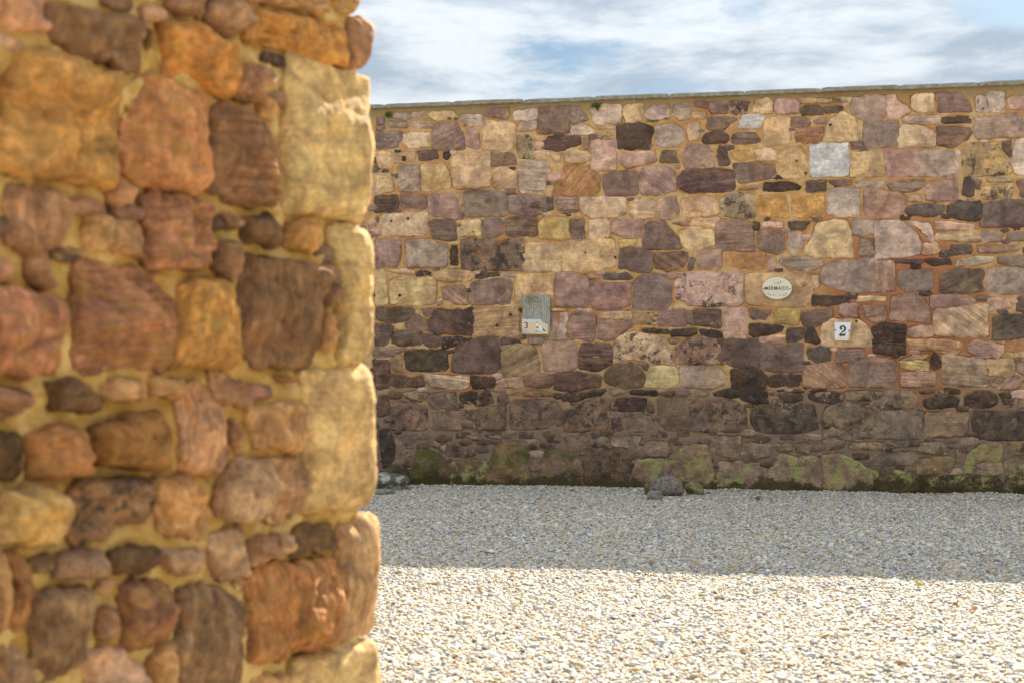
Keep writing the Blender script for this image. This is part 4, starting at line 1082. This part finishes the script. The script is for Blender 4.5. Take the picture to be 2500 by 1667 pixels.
mortar_sheet('mortar', xs, zs, polysn, M_MORTARN, near, .017, (.008, .012), .012, shift, .006)
V, F_ = box(-4.2, -.0, .03, .45, -.1, 2.58)
V = [(x if x < -1 else xend(z) - .012, y, z) for x, y, z in V]
meshobj('wall_core', V, F_, M_MORTARN, near, False)
V, F_ = box(-4.2, .0, -.02, .47, 2.58, 2.66); meshobj('coping_stone', V, F_, M_COP, near, False)
# ------------------------------------------------------------------ the three signs on the far wall
def flat(name, color, rough=.5, spec=.4):
    m, t, b = newmat(name); b.inputs['Base Color'].default_value = (*color, 1); b.inputs['Roughness'].default_value = rough; b.inputs['Specular IOR Level'].default_value = spec
    return m
class Sign:
    def __init__(s, px, py, name, depth, **kw):
        s.d = depth; s.o = FARW.at(px, py, depth)
        s.root = empty(name, (FARW.O[0] + s.o[0] * FARW.e[0] + depth * 0 , FARW.O[1] + s.o[0] * FARW.e[1], s.o[1]), FARW.a, **kw)
    def p(s, px, py, off=0):
        x, z = FARW.at(px, py, s.d + off); return x - s.o[0], z - s.o[1]
    def slab(s, name, pts, y0, y1, mat, bev=0.0, parent=None):     # y0 front .. y1 back (distance out of the wall)
        P = [s.p(*q) for q in pts]
        if area(P) < 0: P = P[::-1]
        n = len(P); cx = sum(a for a, _ in P) / n; cz = sum(b for _, b in P) / n
        def ins(k): return [(cx + (x - cx) * (1 - k), cz + (z - cz) * (1 - k)) for x, z in P]
        w_ = max(abs(x - cx) for x, _ in P) or 1
        V = [(x, -y1, z) for x, z in P] + [(x, -(y0 - bev), z) for x, z in P] + [(x, -y0, z) for x, z in ins(bev / w_)]
        F_ = [(a * n + i, a * n + (i + 1) % n, (a + 1) * n + (i + 1) % n, (a + 1) * n + i) for a in range(2) for i in range(n)] + [tuple(2 * n + i for i in range(n)), tuple(range(n - 1, -1, -1))]
        return meshobj(name, V, F_, mat, parent or s.root, False)
    def text(s, name, body, px, py, hpx, wpx, mat, off=.0008, offset=0.0, track=1.0, rot=0):
        cu = bpy.data.curves.new(name, 'FONT'); cu.body = body; cu.size = 1; cu.offset = offset; cu.extrude = .0; cu.space_character = track; cu.resolution_u = 6
        tmp = bpy.data.objects.new(name, cu); C.objects.link(tmp); bpy.context.view_layer.update()
        me = bpy.data.meshes.new_from_object(tmp.evaluated_get(bpy.context.evaluated_depsgraph_get())); bpy.data.objects.remove(tmp)
        co = np.array([v.co[:2] for v in me.vertices]); mn = co.min(0); mx = co.max(0)
        (xl, zb) = s.p(px, py); (xr, _) = s.p(px + wpx, py); (_, zt) = s.p(px, py - hpx)
        for v in me.vertices:
            a = (v.co[0] - mn[0]) / (mx[0] - mn[0]); c = (v.co[1] - mn[1]) / (mx[1] - mn[1])
            v.co = (xl + a * (xr - xl), -(s.d + off), zb + c * (zt - zb))
        me.materials.clear(); me.materials.append(mat); me.name = name
        o = bpy.data.objects.new(name, me); C.objects.link(o); o.parent = s.root
        return o
    def dot(s, name, px, py, rpx, mat, h=.003):
        x, z = s.p(px, py); V, F_ = disc(x, z, rpx * 11.7 / F, -(s.d - .001), -(s.d + h)); return meshobj(name, V, F_, mat, s.root)
# --- weathered board: EIDER COTTAGE 3
D1 = .040
s1 = Sign(1308, 820, 'house_sign', D1, label='weathered wooden board reading EIDER COTTAGE with number 3 and a white duck', cat='sign')
K = 100 / 1254.
def q1(*pts): return [(1260 + x * K, 705 + y * K) for x, y in pts]
m, t, b = newmat('grey_weathered_wood')
ob = N(t, 'ShaderNodeTexCoord').outputs['Object']
gr = noisen(t, vmul(t, ob, (160, 40, 9)), 1.0, 6, .65, .4); al = noisen(t, vmul(t, ob, (38, 20, 9)), 1.0, 6, .6, .5); pt = noisen(t, vmul(t, ob, (70, 20, 26)), 1.0, 7, .7)
c = mixc(t, smooth(t, gr.outputs[0], .3, .7), (.25, .24, .18), (.46, .45, .40))
c = mixc(t, smooth(t, al.outputs[0], .48, .58, 0, .7), c, (.22, .22, .08))
c = mixc(t, smooth(t, pt.outputs[0], .57, .63, 0, .8), c, (.52, .53, .54))
t.links.new(c, b.inputs['Base Color']); M_BOARD = m
bp = N(t, 'ShaderNodeBump'); bp.inputs['Distance'].default_value = .002; t.links.new(gr.outputs[0], bp.inputs['Height']); t.links.new(bp.outputs[0], b.inputs['Normal'])
s1.slab('board', q1((180, 185), (1042, 185), (1030, 1412), (172, 1400)), D1, .012, M_BOARD, .003)
M_FADE = flat('faded_slate_paint', (.060, .075, .072)); M_FAINT = flat('worn_slate_paint', (.13, .135, .07)); M_NAVY = flat('navy_paint', (.028, .026, .075)); M_PEACH = simple_mat('peach_paint', (.80, .60, .40), (.84, .66, .46), 14, .6, 0)
M_SEA = simple_mat('pale_blue_paint', (.48, .64, .82), (.66, .76, .84), 60, .6, 0); M_SAND = simple_mat('dirty_pink_paint', (.55, .43, .36), (.68, .54, .46), 60, .6, 0); M_WHITE = flat('white_paint', (.84, .85, .88)); M_MINT = flat('mint_paint', (.55, .80, .78)); M_TEAL = flat('dark_teal_paint', (.03, .06, .06)); M_PLUM = flat('plum_paint', (.07, .05, .10))
def jag(a, b_, n, amp):
    out = []
    for i in range(n + 1):
        f = i / n; out.append((a[0] + (b_[0] - a[0]) * f, a[1] + (b_[1] - a[1]) * f + random.uniform(-amp, amp)))
    return out
s1.slab('painted_sea', q1((186, 935), (760, 935), (775, 1000), (970, 1105), (972, 1385), (186, 1370)), D1 + .0010, D1 - .002, M_SEA)
s1.slab('painted_beach', q1(*([(186, 995)] + jag((230, 990), (760, 1000), 12, 7) + jag((780, 1020), (968, 1130), 6, 5) + [(968, 1385), (560, 1380)] + jag((480, 1335), (240, 1218), 8, 8) + [(186, 1200)])), D1 + .0018, D1 - .002, M_PEACH)
s1.slab('painted_sand', q1(*([(186, 1250)] + jag((250, 1255), (490, 1370), 7, 8) + [(480, 1378), (186, 1372)])), D1 + .0018, D1 - .002, M_SAND)
up = .0026
s1.slab('duck_body', q1((620, 1100), (640, 1085), (665, 1130), (720, 1135), (770, 1155), (800, 1190), (822, 1250), (815, 1290), (760, 1290), (700, 1250), (640, 1205), (598, 1175), (600, 1135)), D1 + up, D1, M_WHITE)
s1.slab('duck_neck', q1((598, 1068), (625, 1040), (655, 1035), (662, 1060), (660, 1110), (650, 1140), (620, 1140), (618, 1100), (612, 1080)), D1 + up + .0003, D1, M_WHITE)
s1.slab('duck_belly', q1((600, 1190), (640, 1200), (700, 1215), (760, 1262), (812, 1278), (800, 1300), (740, 1312), (690, 1300), (640, 1255)), D1 + up + .0006, D1, M_MINT)
s1.slab('duck_wing', q1((604, 1172), (640, 1155), (675, 1165), (705, 1200), (690, 1217), (655, 1198), (615, 1195)), D1 + up + .0009, D1, M_TEAL)
s1.slab('duck_tail', q1((795, 1190), (822, 1205), (860, 1255), (920, 1285), (915, 1300), (850, 1298), (815, 1270), (825, 1240)), D1 + up + .0009, D1, M_PLUM)
s1.slab('duck_cap', q1((600, 1050), (622, 1028), (655, 1026), (664, 1050), (655, 1062), (645, 1042), (622, 1042)), D1 + up + .0009, D1, M_PLUM)
s1.slab('duck_foot', q1((604, 1300), (612, 1298), (625, 1322), (650, 1280), (660, 1284), (632, 1330), (612, 1326)), D1 + up + .0003, D1, M_PLUM)
s1.slab('duck_foot', q1((660, 1322), (690, 1320), (693, 1292), (702, 1295), (698, 1330), (668, 1332)), D1 + up + .0003, D1, M_PLUM)
def tx1(body, x, y, w, h, mat, **k): return s1.text('lettering', body, 1260 + x * K, 705 + y * K, h * K, w * K, mat, **k)
tx1('EI', 300, 322, 90, 66, M_FAINT, off=.0010); tx1('DER', 410, 322, 265, 70, M_FADE, off=.0010, track=1.15); tx1('COTTAGE', 250, 432, 510, 75, M_FADE, off=.0010, track=1.35)
for x, y, r in ((548, 660, 14), (518, 805, 9), (558, 808, 9), (512, 905, 13), (565, 915, 13)): s1.dot('paint_fleck', 1260 + x * K, 705 + y * K, r * K, M_FADE, .0008)
tx1('3', 246, 1222, 120, 195, M_NAVY, off=.0028, offset=-.004)
for x, y in ((600, 258), (572, 1334)): s1.dot('nail', 1260 + x * K, 705 + y * K, 17 * K, M_RUST)

# --- oval ceramic plaque
D2 = .030
s2 = Sign(1897, 732, 'oval_sign', D2, label='cream oval ceramic plaque reading MERMAIDS with faded blue fish tails', cat='sign')
K2 = 100 / 2091.
def q2(*pts): return [(1850 + x * K2, 665 + y * K2) for x, y in pts]
M_CREAM = simple_mat('cream_glaze', (.74, .67, .52), (.80, .74, .60), 10, .45, .0006, spec=.5); M_INK = flat('charcoal_paint', (.035, .04, .055)); M_TAIL = flat('faded_blue_paint', (.40, .45, .46)); M_SKIN = flat('faded_pink_paint', (.62, .50, .44))
s2.slab('plaque', q2(*[(985 + 760 * math.cos(a * math.pi / 28), 828 + 572 * math.sin(a * math.pi / 28)) for a in range(56)]), D2, .012, M_CREAM, .005)
s2.text('lettering', 'MERMAIDS', 1850 + 355 * K2, 665 + 920 * K2, 185 * K2, 1210 * K2, M_INK, .0010, .012, 1.12)
for x in (300, 1658): s2.dot('screw', 1850 + x * K2, 665 + 835 * K2, 32 * K2, M_RUST)
for pts in (((985, 520), (1060, 530), (1135, 490), (1125, 430), (1108, 400), (1180, 440), (1215, 490), (1260, 530), (1280, 580), (1215, 545), (1160, 540), (1090, 585), (1010, 605)),
            ((440, 1140), (470, 1095), (530, 1095), (520, 1040), (580, 1000), (555, 1050), (570, 1110), (660, 1150), (690, 1205), (620, 1195), (560, 1140), (500, 1125)),
            ((1550, 1140), (1500, 1085), (1440, 1050), (1375, 1000), (1395, 1060), (1415, 1110), (1370, 1150), (1280, 1150), (1285, 1215), (1360, 1200), (1440, 1130), (1500, 1120))):
    s2.slab('painted_tail', q2(*pts), D2 + .0010, D2 - .001, M_TAIL)
for pts in (((830, 530), (900, 515), (985, 520), (1000, 590), (900, 590), (840, 575)), ((680, 1140), (780, 1120), (900, 1150), (920, 1195), (800, 1200), (690, 1190)), ((1060, 1150), (1180, 1130), (1270, 1150), (1275, 1200), (1150, 1205), (1070, 1190))):
    s2.slab('painted_figure', q2(*pts), D2 + .0008, D2 - .001, M_SKIN)

# --- white enamel 2
D3 = .026
s3 = Sign(2057, 832, 'number_plate', D3, label='small white rectangular plate with a black number 2 and rust streaks', cat='sign')
K3 = 75 / 1809.
def q3(*pts): return [(2020 + x * K3, 775 + y * K3) for x, y in pts]
m, t, b = newmat('white_enamel'); ob = N(t, 'ShaderNodeTexCoord').outputs['Object']; sx = N(t, 'ShaderNodeSeparateXYZ'); t.links.new(ob, sx.inputs[0])
rn = noisen(t, vmul(t, ob, (60, 10, 14)), 1.0, 6, .65, .3).outputs[0]
lowm = smooth(t, mathn(t, 'ADD', sx.outputs[2], mathn(t, 'MULTIPLY', mathn(t, 'SUBTRACT', rn, .5), .05)), .045, .012)
rightm = mathn(t, 'MULTIPLY', smooth(t, mathn(t, 'ADD', sx.outputs[0], mathn(t, 'MULTIPLY', mathn(t, 'SUBTRACT', rn, .5), .03)), .036, .055), smooth(t, sx.outputs[2], .088, .078))
c = mixc(t, mathn(t, 'MULTIPLY', lowm, .45), (.86, .87, .89), (.80, .60, .30)); c = mixc(t, mathn(t, 'MULTIPLY', rightm, .75), c, (.74, .42, .12))
t.links.new(c, b.inputs['Base Color']); b.inputs['Roughness'].default_value = .3; b.inputs['Specular IOR Level'].default_value = .5; M_ENAM = m
s3.slab('plate', q3((420, 285), (1370, 300), (1325, 1375), (430, 1360)), D3, .012, M_ENAM, .0015)
M_RUSTL = flat('rust_run', (.62, .28, .06))
s3.slab('rust_stain', q3((690, 1075), (1050, 1075), (1020, 1120), (985, 1125), (960, 1105), (830, 1105), (780, 1135), (735, 1110)), D3 + .0006, D3, M_RUSTL)
out2 = [(822, 600), (870, 550), (920, 550), (975, 590), (1000, 650), (985, 720), (930, 790), (850, 850), (760, 930), (700, 1010), (678, 1050), (760, 1088), (860, 1072), (960, 1080), (1040, 1085), (1055, 1010), (1075, 910), (1045, 915), (1020, 975), (940, 985), (840, 978), (805, 975), (840, 930), (950, 860), (1050, 790), (1098, 710), (1098, 640), (1060, 550), (990, 490), (900, 468), (810, 495), (745, 550), (715, 620), (735, 690), (785, 732), (840, 725), (868, 680), (855, 635)]
s3.slab('number', q3(*out2), D3 + .005, D3, flat('black_paint', (.05, .045, .045), .4), .0)
for x, y in ((480, 755), (1282, 765)): s3.dot('screw', 2020 + x * K3, 775 + y * K3, 45 * K3, M_RUST)

# ------------------------------------------------------------------ loose rocks at the foot of the far wall
def gh(x, y):        # height of the gravel surface: trodden hollows, a small bank against the wall
    dw = FARW.O[1] + x * math.tan(FARW.a) + .02 - y
    return noise.noise(Vector((x * .9, y * .9, 3))) * .014 + noise.noise(Vector((x * 2.6, y * 2.6, 7))) * .007 + .016 * math.exp(-max(dw, 0) / .12) * (1 + noise.noise(Vector((x * 3, 0, 1)))) - .008
def ground_at(px, py):
    d = ray(px, py); t_ = -CAM_Z / d[2]; return d[0] * t_, d[1] * t_
def rock(name, px0, px1, pyb, h_px, depth, mat, seed_, label, cat='rock', boxy=.0, lift=0.0, sub=4, back=0.0, group=None, rough=.12):
    import bmesh
    xc, yc = ground_at((px0 + px1) / 2, pyb); yc += back
    sc = yc / F; sx_ = (px1 - px0) / 2 * sc; sz_ = h_px * sc
    bm = bmesh.new(); bmesh.ops.create_icosphere(bm, subdivisions=sub, radius=1)
    for v in bm.verts:
        p = v.co.copy(); m_ = max(abs(p.x), abs(p.y), abs(p.z)); p = p.lerp(p / m_, boxy) if m_ else p
        n_ = 1 + rough * noise.noise(p * 1.4 + Vector((seed_, 0, 0))) * 2 + rough * .5 * noise.noise(p * 3.3 + Vector((seed_, 5, 0))) + .03 * noise.noise(p * 11 + Vector((seed_, 9, 0)))
        p *= n_; v.co = (p.x * sx_, p.y * depth, (p.z + .82) / 1.82 * sz_ + lift)
    me = bpy.data.meshes.new(name); bm.to_mesh(me); bm.free(); me.polygons.foreach_set('use_smooth', [True] * len(me.polygons)); me.materials.append(mat)
    o = bpy.data.objects.new(name, me); C.objects.link(o); o.location = (xc, yc + depth, gh(xc, yc) - .006); o.rotation_euler = (0, 0, FARW.a)
    return tag(o, label, cat, group)
M_GRAN = simple_mat('pink_granite', (.09, .08, .07), (.27, .215, .17), 55, .85, .006, lo=.36, hi=.62)
M_LROCK = simple_mat('lichened_rock', (.11, .105, .07), (.36, .37, .32), 14, .9, .004, lo=.50, hi=.56)
M_OLIVE = simple_mat('olive_rock', (.13, .12, .05), (.24, .21, .10), 22, .9, .004)
M_BROWN = simple_mat('brown_green_rock', (.09, .07, .03), (.17, .14, .06), 22, .9, .004)
M_GREYR = simple_mat('grey_rock', (.15, .15, .12), (.26, .25, .21), 30, .9, .004)
rock('boulder', 1585, 1676, 1211, 52, .12, M_GRAN, 3, 'largest speckled pink-grey granite boulder at the foot of the far wall', 'boulder', .0, rough=.10)
rock('rock', 1575, 1600, 1206, 30, .05, M_BROWN, 8, 'small blocky brown-green rock tucked behind the left end of the granite boulder', boxy=.7, sub=3)
rock('rock', 1581, 1620, 1219, 24, .07, M_GREYR, 12, 'small rounded grey-green rock in front of the left end of the granite boulder', boxy=.45, sub=3)
rock('rock', 1674, 1722, 1207, 34, .09, M_OLIVE, 21, 'olive wedge-shaped rock just right of the granite boulder', boxy=.05, sub=3, rough=.22)
rock('boulder', 895, 996, 1194, 44, .14, M_LROCK, 30, 'grey-green boulder with chalky white lichen beside the near wall corner', 'boulder', .25, rough=.07)
rock('rock', 905, 962, 1206, 16, .07, M_GREYR, 33, 'flat grey stone half buried in front of the lichen-covered boulder', boxy=.5, sub=3)

# ------------------------------------------------------------------ fallen leaves, weeds, twigs
def leaf(px, py, size, mat, seed_, label, lobes=0, tilt=(0, 0), curl=.35, name='fallen_leaf', zoff=.012):
    random.seed(seed_); x, y = ground_at(px, py); n = 12; V = []; F_ = []
    for i in range(n + 1):
        f = i / n; wdt = size * .32 * math.sin(math.pi * min(1, f * 1.02)) ** .7 * (1 + (.35 * math.sin(f * lobes * 6.283) if lobes else 0))
        for k in (-1, -.5, 0, .5, 1): V.append((k * wdt, (f - .5) * size, abs(k) ** 1.5 * wdt * curl * 2 + (f - .5) ** 2 * size * curl * 2.2 + random.uniform(-.0012, .0012)))
    for i in range(n):
        for k in range(4): a = i * 5 + k; F_.append((a, a + 1, a + 6, a + 5))
    V += [(.0012, -.5 * size, .002), (-.0012, -.5 * size, .002), (0, -.78 * size, .006)]; F_.append((len(V) - 3, len(V) - 2, len(V) - 1))
    o = meshobj(name, V, F_, mat); o.location = (x, y, zoff + max(gh(x, y), -.004) + .006); o.rotation_euler = (tilt[0], tilt[1], random.uniform(0, 6.28)); return tag(o, label, 'leaf')
M_YEL = simple_mat('yellow_leaf', (.42, .40, .015), (.55, .50, .03), 60, .55, .0005); M_ORL = simple_mat('orange_leaf', (.48, .20, .03), (.62, .32, .07), 60, .55, .0005); M_BRL = simple_mat('brown_leaf', (.25, .12, .03), (.34, .18, .05), 60, .6, .0005)
leaf(2241, 1436, .066, M_YEL, 3, 'bright yellow fallen leaf on the sunlit gravel just below the shadow edge', 0, (.1, .5))
leaf(2336, 1486, .034, M_BRL, 5, 'curled rusty brown fallen leaf on the sunlit gravel', 2, (.3, .3), .7)
leaf(2382, 1503, .036, M_ORL, 8, 'pale orange fallen leaf standing tilted on the sunlit gravel', 0, (.2, 1.0), .5, zoff=.022)
leaf(2302, 1440, .022, M_ORL, 9, 'tiny orange leaf scrap right of the bright yellow leaf', 0, (.2, .4))
leaf(2484, 1369, .022, M_YEL, 10, 'small yellow-green leaf in the shaded gravel near the right edge', 0, (.2, .9), zoff=.02)
leaf(1102, 1190, .045, M_BRL, 12, 'brown lobed oak leaf propped against the foot of the far wall', 3, (1.2, .2), .3, zoff=.03)
leaf(2369, 1423, .014, M_YEL, 14, 'tiny yellow-green leaf scrap at the edge of the shadow', 0, (.2, .9), zoff=.016)
leaf(1205, 1292, .024, M_BRL, 16, 'small tan leaf sliver in the shaded gravel', 0, (.9, .3), zoff=.014)
def weed(px, py, n, h, label, seed_):
    random.seed(seed_); x, y = ground_at(px, py); root = empty('weed', (x, y, gh(x, y) + .008), 0, label=label, cat='plant')
    M = M_WEED; V = []; F_ = []
    for i in range(n):
        a = i * 2.4; r = h * random.uniform(.3, .8); z0 = h * random.uniform(.1, .7); ca, sa = math.cos(a), math.sin(a); w_ = h * .22
        b_ = [( -sa * 0, 0, z0), (ca * r * .5 - sa * w_, sa * r * .5 + ca * w_, z0 + h * .25), (ca * r, sa * r, z0 + h * .15), (ca * r * .5 + sa * w_, sa * r * .5 - ca * w_, z0 + h * .25)]
        meshobj('leaf', b_, [(0, 1, 2), (0, 2, 3)], M, root)
    meshobj('stem', [(.001, 0, -.01), (-.001, 0, -.01), (0, .001, -.01), (0, 0, h * .8)], [(0, 1, 3), (1, 2, 3), (2, 0, 3)], M, root)
M_WEED = simple_mat('weed_green', (.06, .16, .02), (.14, .30, .05), 60, .6, 0)
weed(1850, 1221, 11, .045, 'little green weed sprouting from the gravel near the far wall', 2)
weed(979, 1235, 5, .02, 'tiny green seedling in the shaded gravel near the lichen-covered boulder', 4)
def twig(px0, py0, px1, py1, r, label):
    a = Vector((*ground_at(px0, py0), .018)); b_ = Vector((*ground_at(px1, py1), .014)); V = []; F_ = []; L = 8; d = (b_ - a); up_ = Vector((0, 0, 1)); sd2 = d.cross(up_).normalized()
    for i in range(L + 1):
        p = a + d * (i / L) + sd2 * .004 * math.sin(i * 1.7) + up_ * .003 * math.sin(i * 2.3)
        for k in range(5): q = k * 1.2566; V.append(tuple(p - a + (sd2 * math.cos(q) + up_ * math.sin(q)) * r * (1 - .06 * i)))
    for i in range(L):
        for k in range(5): F_.append((i * 5 + k, i * 5 + (k + 1) % 5, i * 5 + 5 + (k + 1) % 5, i * 5 + 5 + k))
    o = meshobj('twig', V, F_, M_TWIG); a.z += gh(a.x, a.y) + .006; o.location = a; tag(o, label, 'twig')
M_TWIG = simple_mat('grey_twig', (.07, .06, .05), (.13, .11, .09), 60, .8, 0)
twig(1182, 1352, 1210, 1355, .0045, 'short dark twig lying on the shaded gravel just above the shadow edge')
twig(2484, 1228, 2500, 1218, .003, 'thin dark twig on the gravel by the far wall at the right edge')

# ------------------------------------------------------------------ gravel: pebbles scattered by geometry nodes
random.seed(5)
peb = bpy.data.collections.new('pebble_shapes')
import bmesh
for k in range(7):
    bm = bmesh.new(); bmesh.ops.create_icosphere(bm, subdivisions=2, radius=1)
    sx_, sy_, sz_ = random.uniform(.95, 1.35), random.uniform(.75, 1.0), random.uniform(.42, .72); bx = random.uniform(.0, .35)
    for v in bm.verts:
        p = v.co.copy(); m_ = max(abs(p.x), abs(p.y), abs(p.z)); p = p.lerp(p / m_ * .86, bx)
        p *= 1 + .30 * noise.noise(p * 1.5 + Vector((k * 7.7, 0, 0))) + .10 * noise.noise(p * 4 + Vector((k * 3.7, 0, 0)))
        v.co = (p.x * sx_, p.y * sy_, p.z * sz_)
    me = bpy.data.meshes.new('pebble'); bm.to_mesh(me); bm.free(); me.polygons.foreach_set('use_smooth', [True] * len(me.polygons)); me.materials.append(M_PEB)
    peb.objects.link(bpy.data.objects.new('pebble', me))
def wall_y(x, off): return FARW.O[1] + x * math.tan(FARW.a) - off
xsn = np.linspace(-3.6, 5.4, 73); NJ = 56; Vg = []; Fg = []
for x in xsn:
    ya, yb = max(3.55, abs(x - .35) / .62 * .9), wall_y(x, -.02)
    for k in range(NJ + 1):
        y = ya + (yb - ya) * k / NJ; dw = yb - y      # trodden hollows, and pebbles banked up a little against the wall
        Vg.append((x, y, gh(x, y) + .008))
for i in range(len(xsn) - 1):
    for k in range(NJ): a = i * (NJ + 1) + k; Fg.append((a, a + NJ + 1, a + NJ + 2, a + 1))
gv = meshobj('gravel', Vg, Fg, M_GROUND, None, True); tag(gv, 'loose rounded cream, tan and grey pebbles covering the yard', None, None, 'stuff')
ng = bpy.data.node_groups.new('scatter_gravel', 'GeometryNodeTree')
ng.interface.new_socket('Geometry', in_out='INPUT', socket_type='NodeSocketGeometry'); ng.interface.new_socket('Geometry', in_out='OUTPUT', socket_type='NodeSocketGeometry')
gi = ng.nodes.new('NodeGroupInput'); go = ng.nodes.new('NodeGroupOutput')
def scatter(density, seed_, smin, smax, z0, z1):
    dp = ng.nodes.new('GeometryNodeDistributePointsOnFaces'); dp.distribute_method = 'RANDOM'; dp.inputs['Density'].default_value = density; dp.inputs['Seed'].default_value = seed_
    ng.links.new(gi.outputs[0], dp.inputs['Mesh'])
    rz = ng.nodes.new('FunctionNodeRandomValue'); rz.data_type = 'FLOAT_VECTOR'; rz.inputs[0].default_value = (0, 0, z0); rz.inputs[1].default_value = (0, 0, z1); rz.inputs['Seed'].default_value = seed_ + 1
    sp = ng.nodes.new('GeometryNodeSetPosition'); ng.links.new(dp.outputs['Points'], sp.inputs['Geometry']); ng.links.new(rz.outputs[0], sp.inputs['Offset'])
    ci = ng.nodes.new('GeometryNodeCollectionInfo'); ci.inputs['Collection'].default_value = peb; ci.inputs['Separate Children'].default_value = True; ci.inputs['Reset Children'].default_value = True
    ip = ng.nodes.new('GeometryNodeInstanceOnPoints'); ip.inputs['Pick Instance'].default_value = True
    rr = ng.nodes.new('FunctionNodeRandomValue'); rr.data_type = 'FLOAT_VECTOR'; rr.inputs[0].default_value = (-.45, -.45, 0); rr.inputs[1].default_value = (.45, .45, 6.283); rr.inputs['Seed'].default_value = seed_ + 2
    rs = ng.nodes.new('FunctionNodeRandomValue'); rs.data_type = 'FLOAT'; rs.inputs[2].default_value = smin; rs.inputs[3].default_value = smax; rs.inputs['Seed'].default_value = seed_ + 3
    ng.links.new(sp.outputs[0], ip.inputs['Points']); ng.links.new(ci.outputs[0], ip.inputs['Instance']); ng.links.new(rr.outputs[0], ip.inputs['Rotation']); ng.links.new(rs.outputs[1], ip.inputs['Scale'])
    return ip
j = ng.nodes.new('GeometryNodeJoinGeometry')
for a in ((4000, 1, .0058, .0105, -.006, .003), (2500, 11, .0055, .0100, .000, .007), (90, 21, .012, .020, .000, .006)): ng.links.new(scatter(*a).outputs[0], j.inputs[0])
ng.links.new(gi.outputs[0], j.inputs[0]); ng.links.new(j.outputs[0], go.inputs[0])
gv.location.z = -.008
md = gv.modifiers.new('scatter', 'NODES'); md.node_group = ng
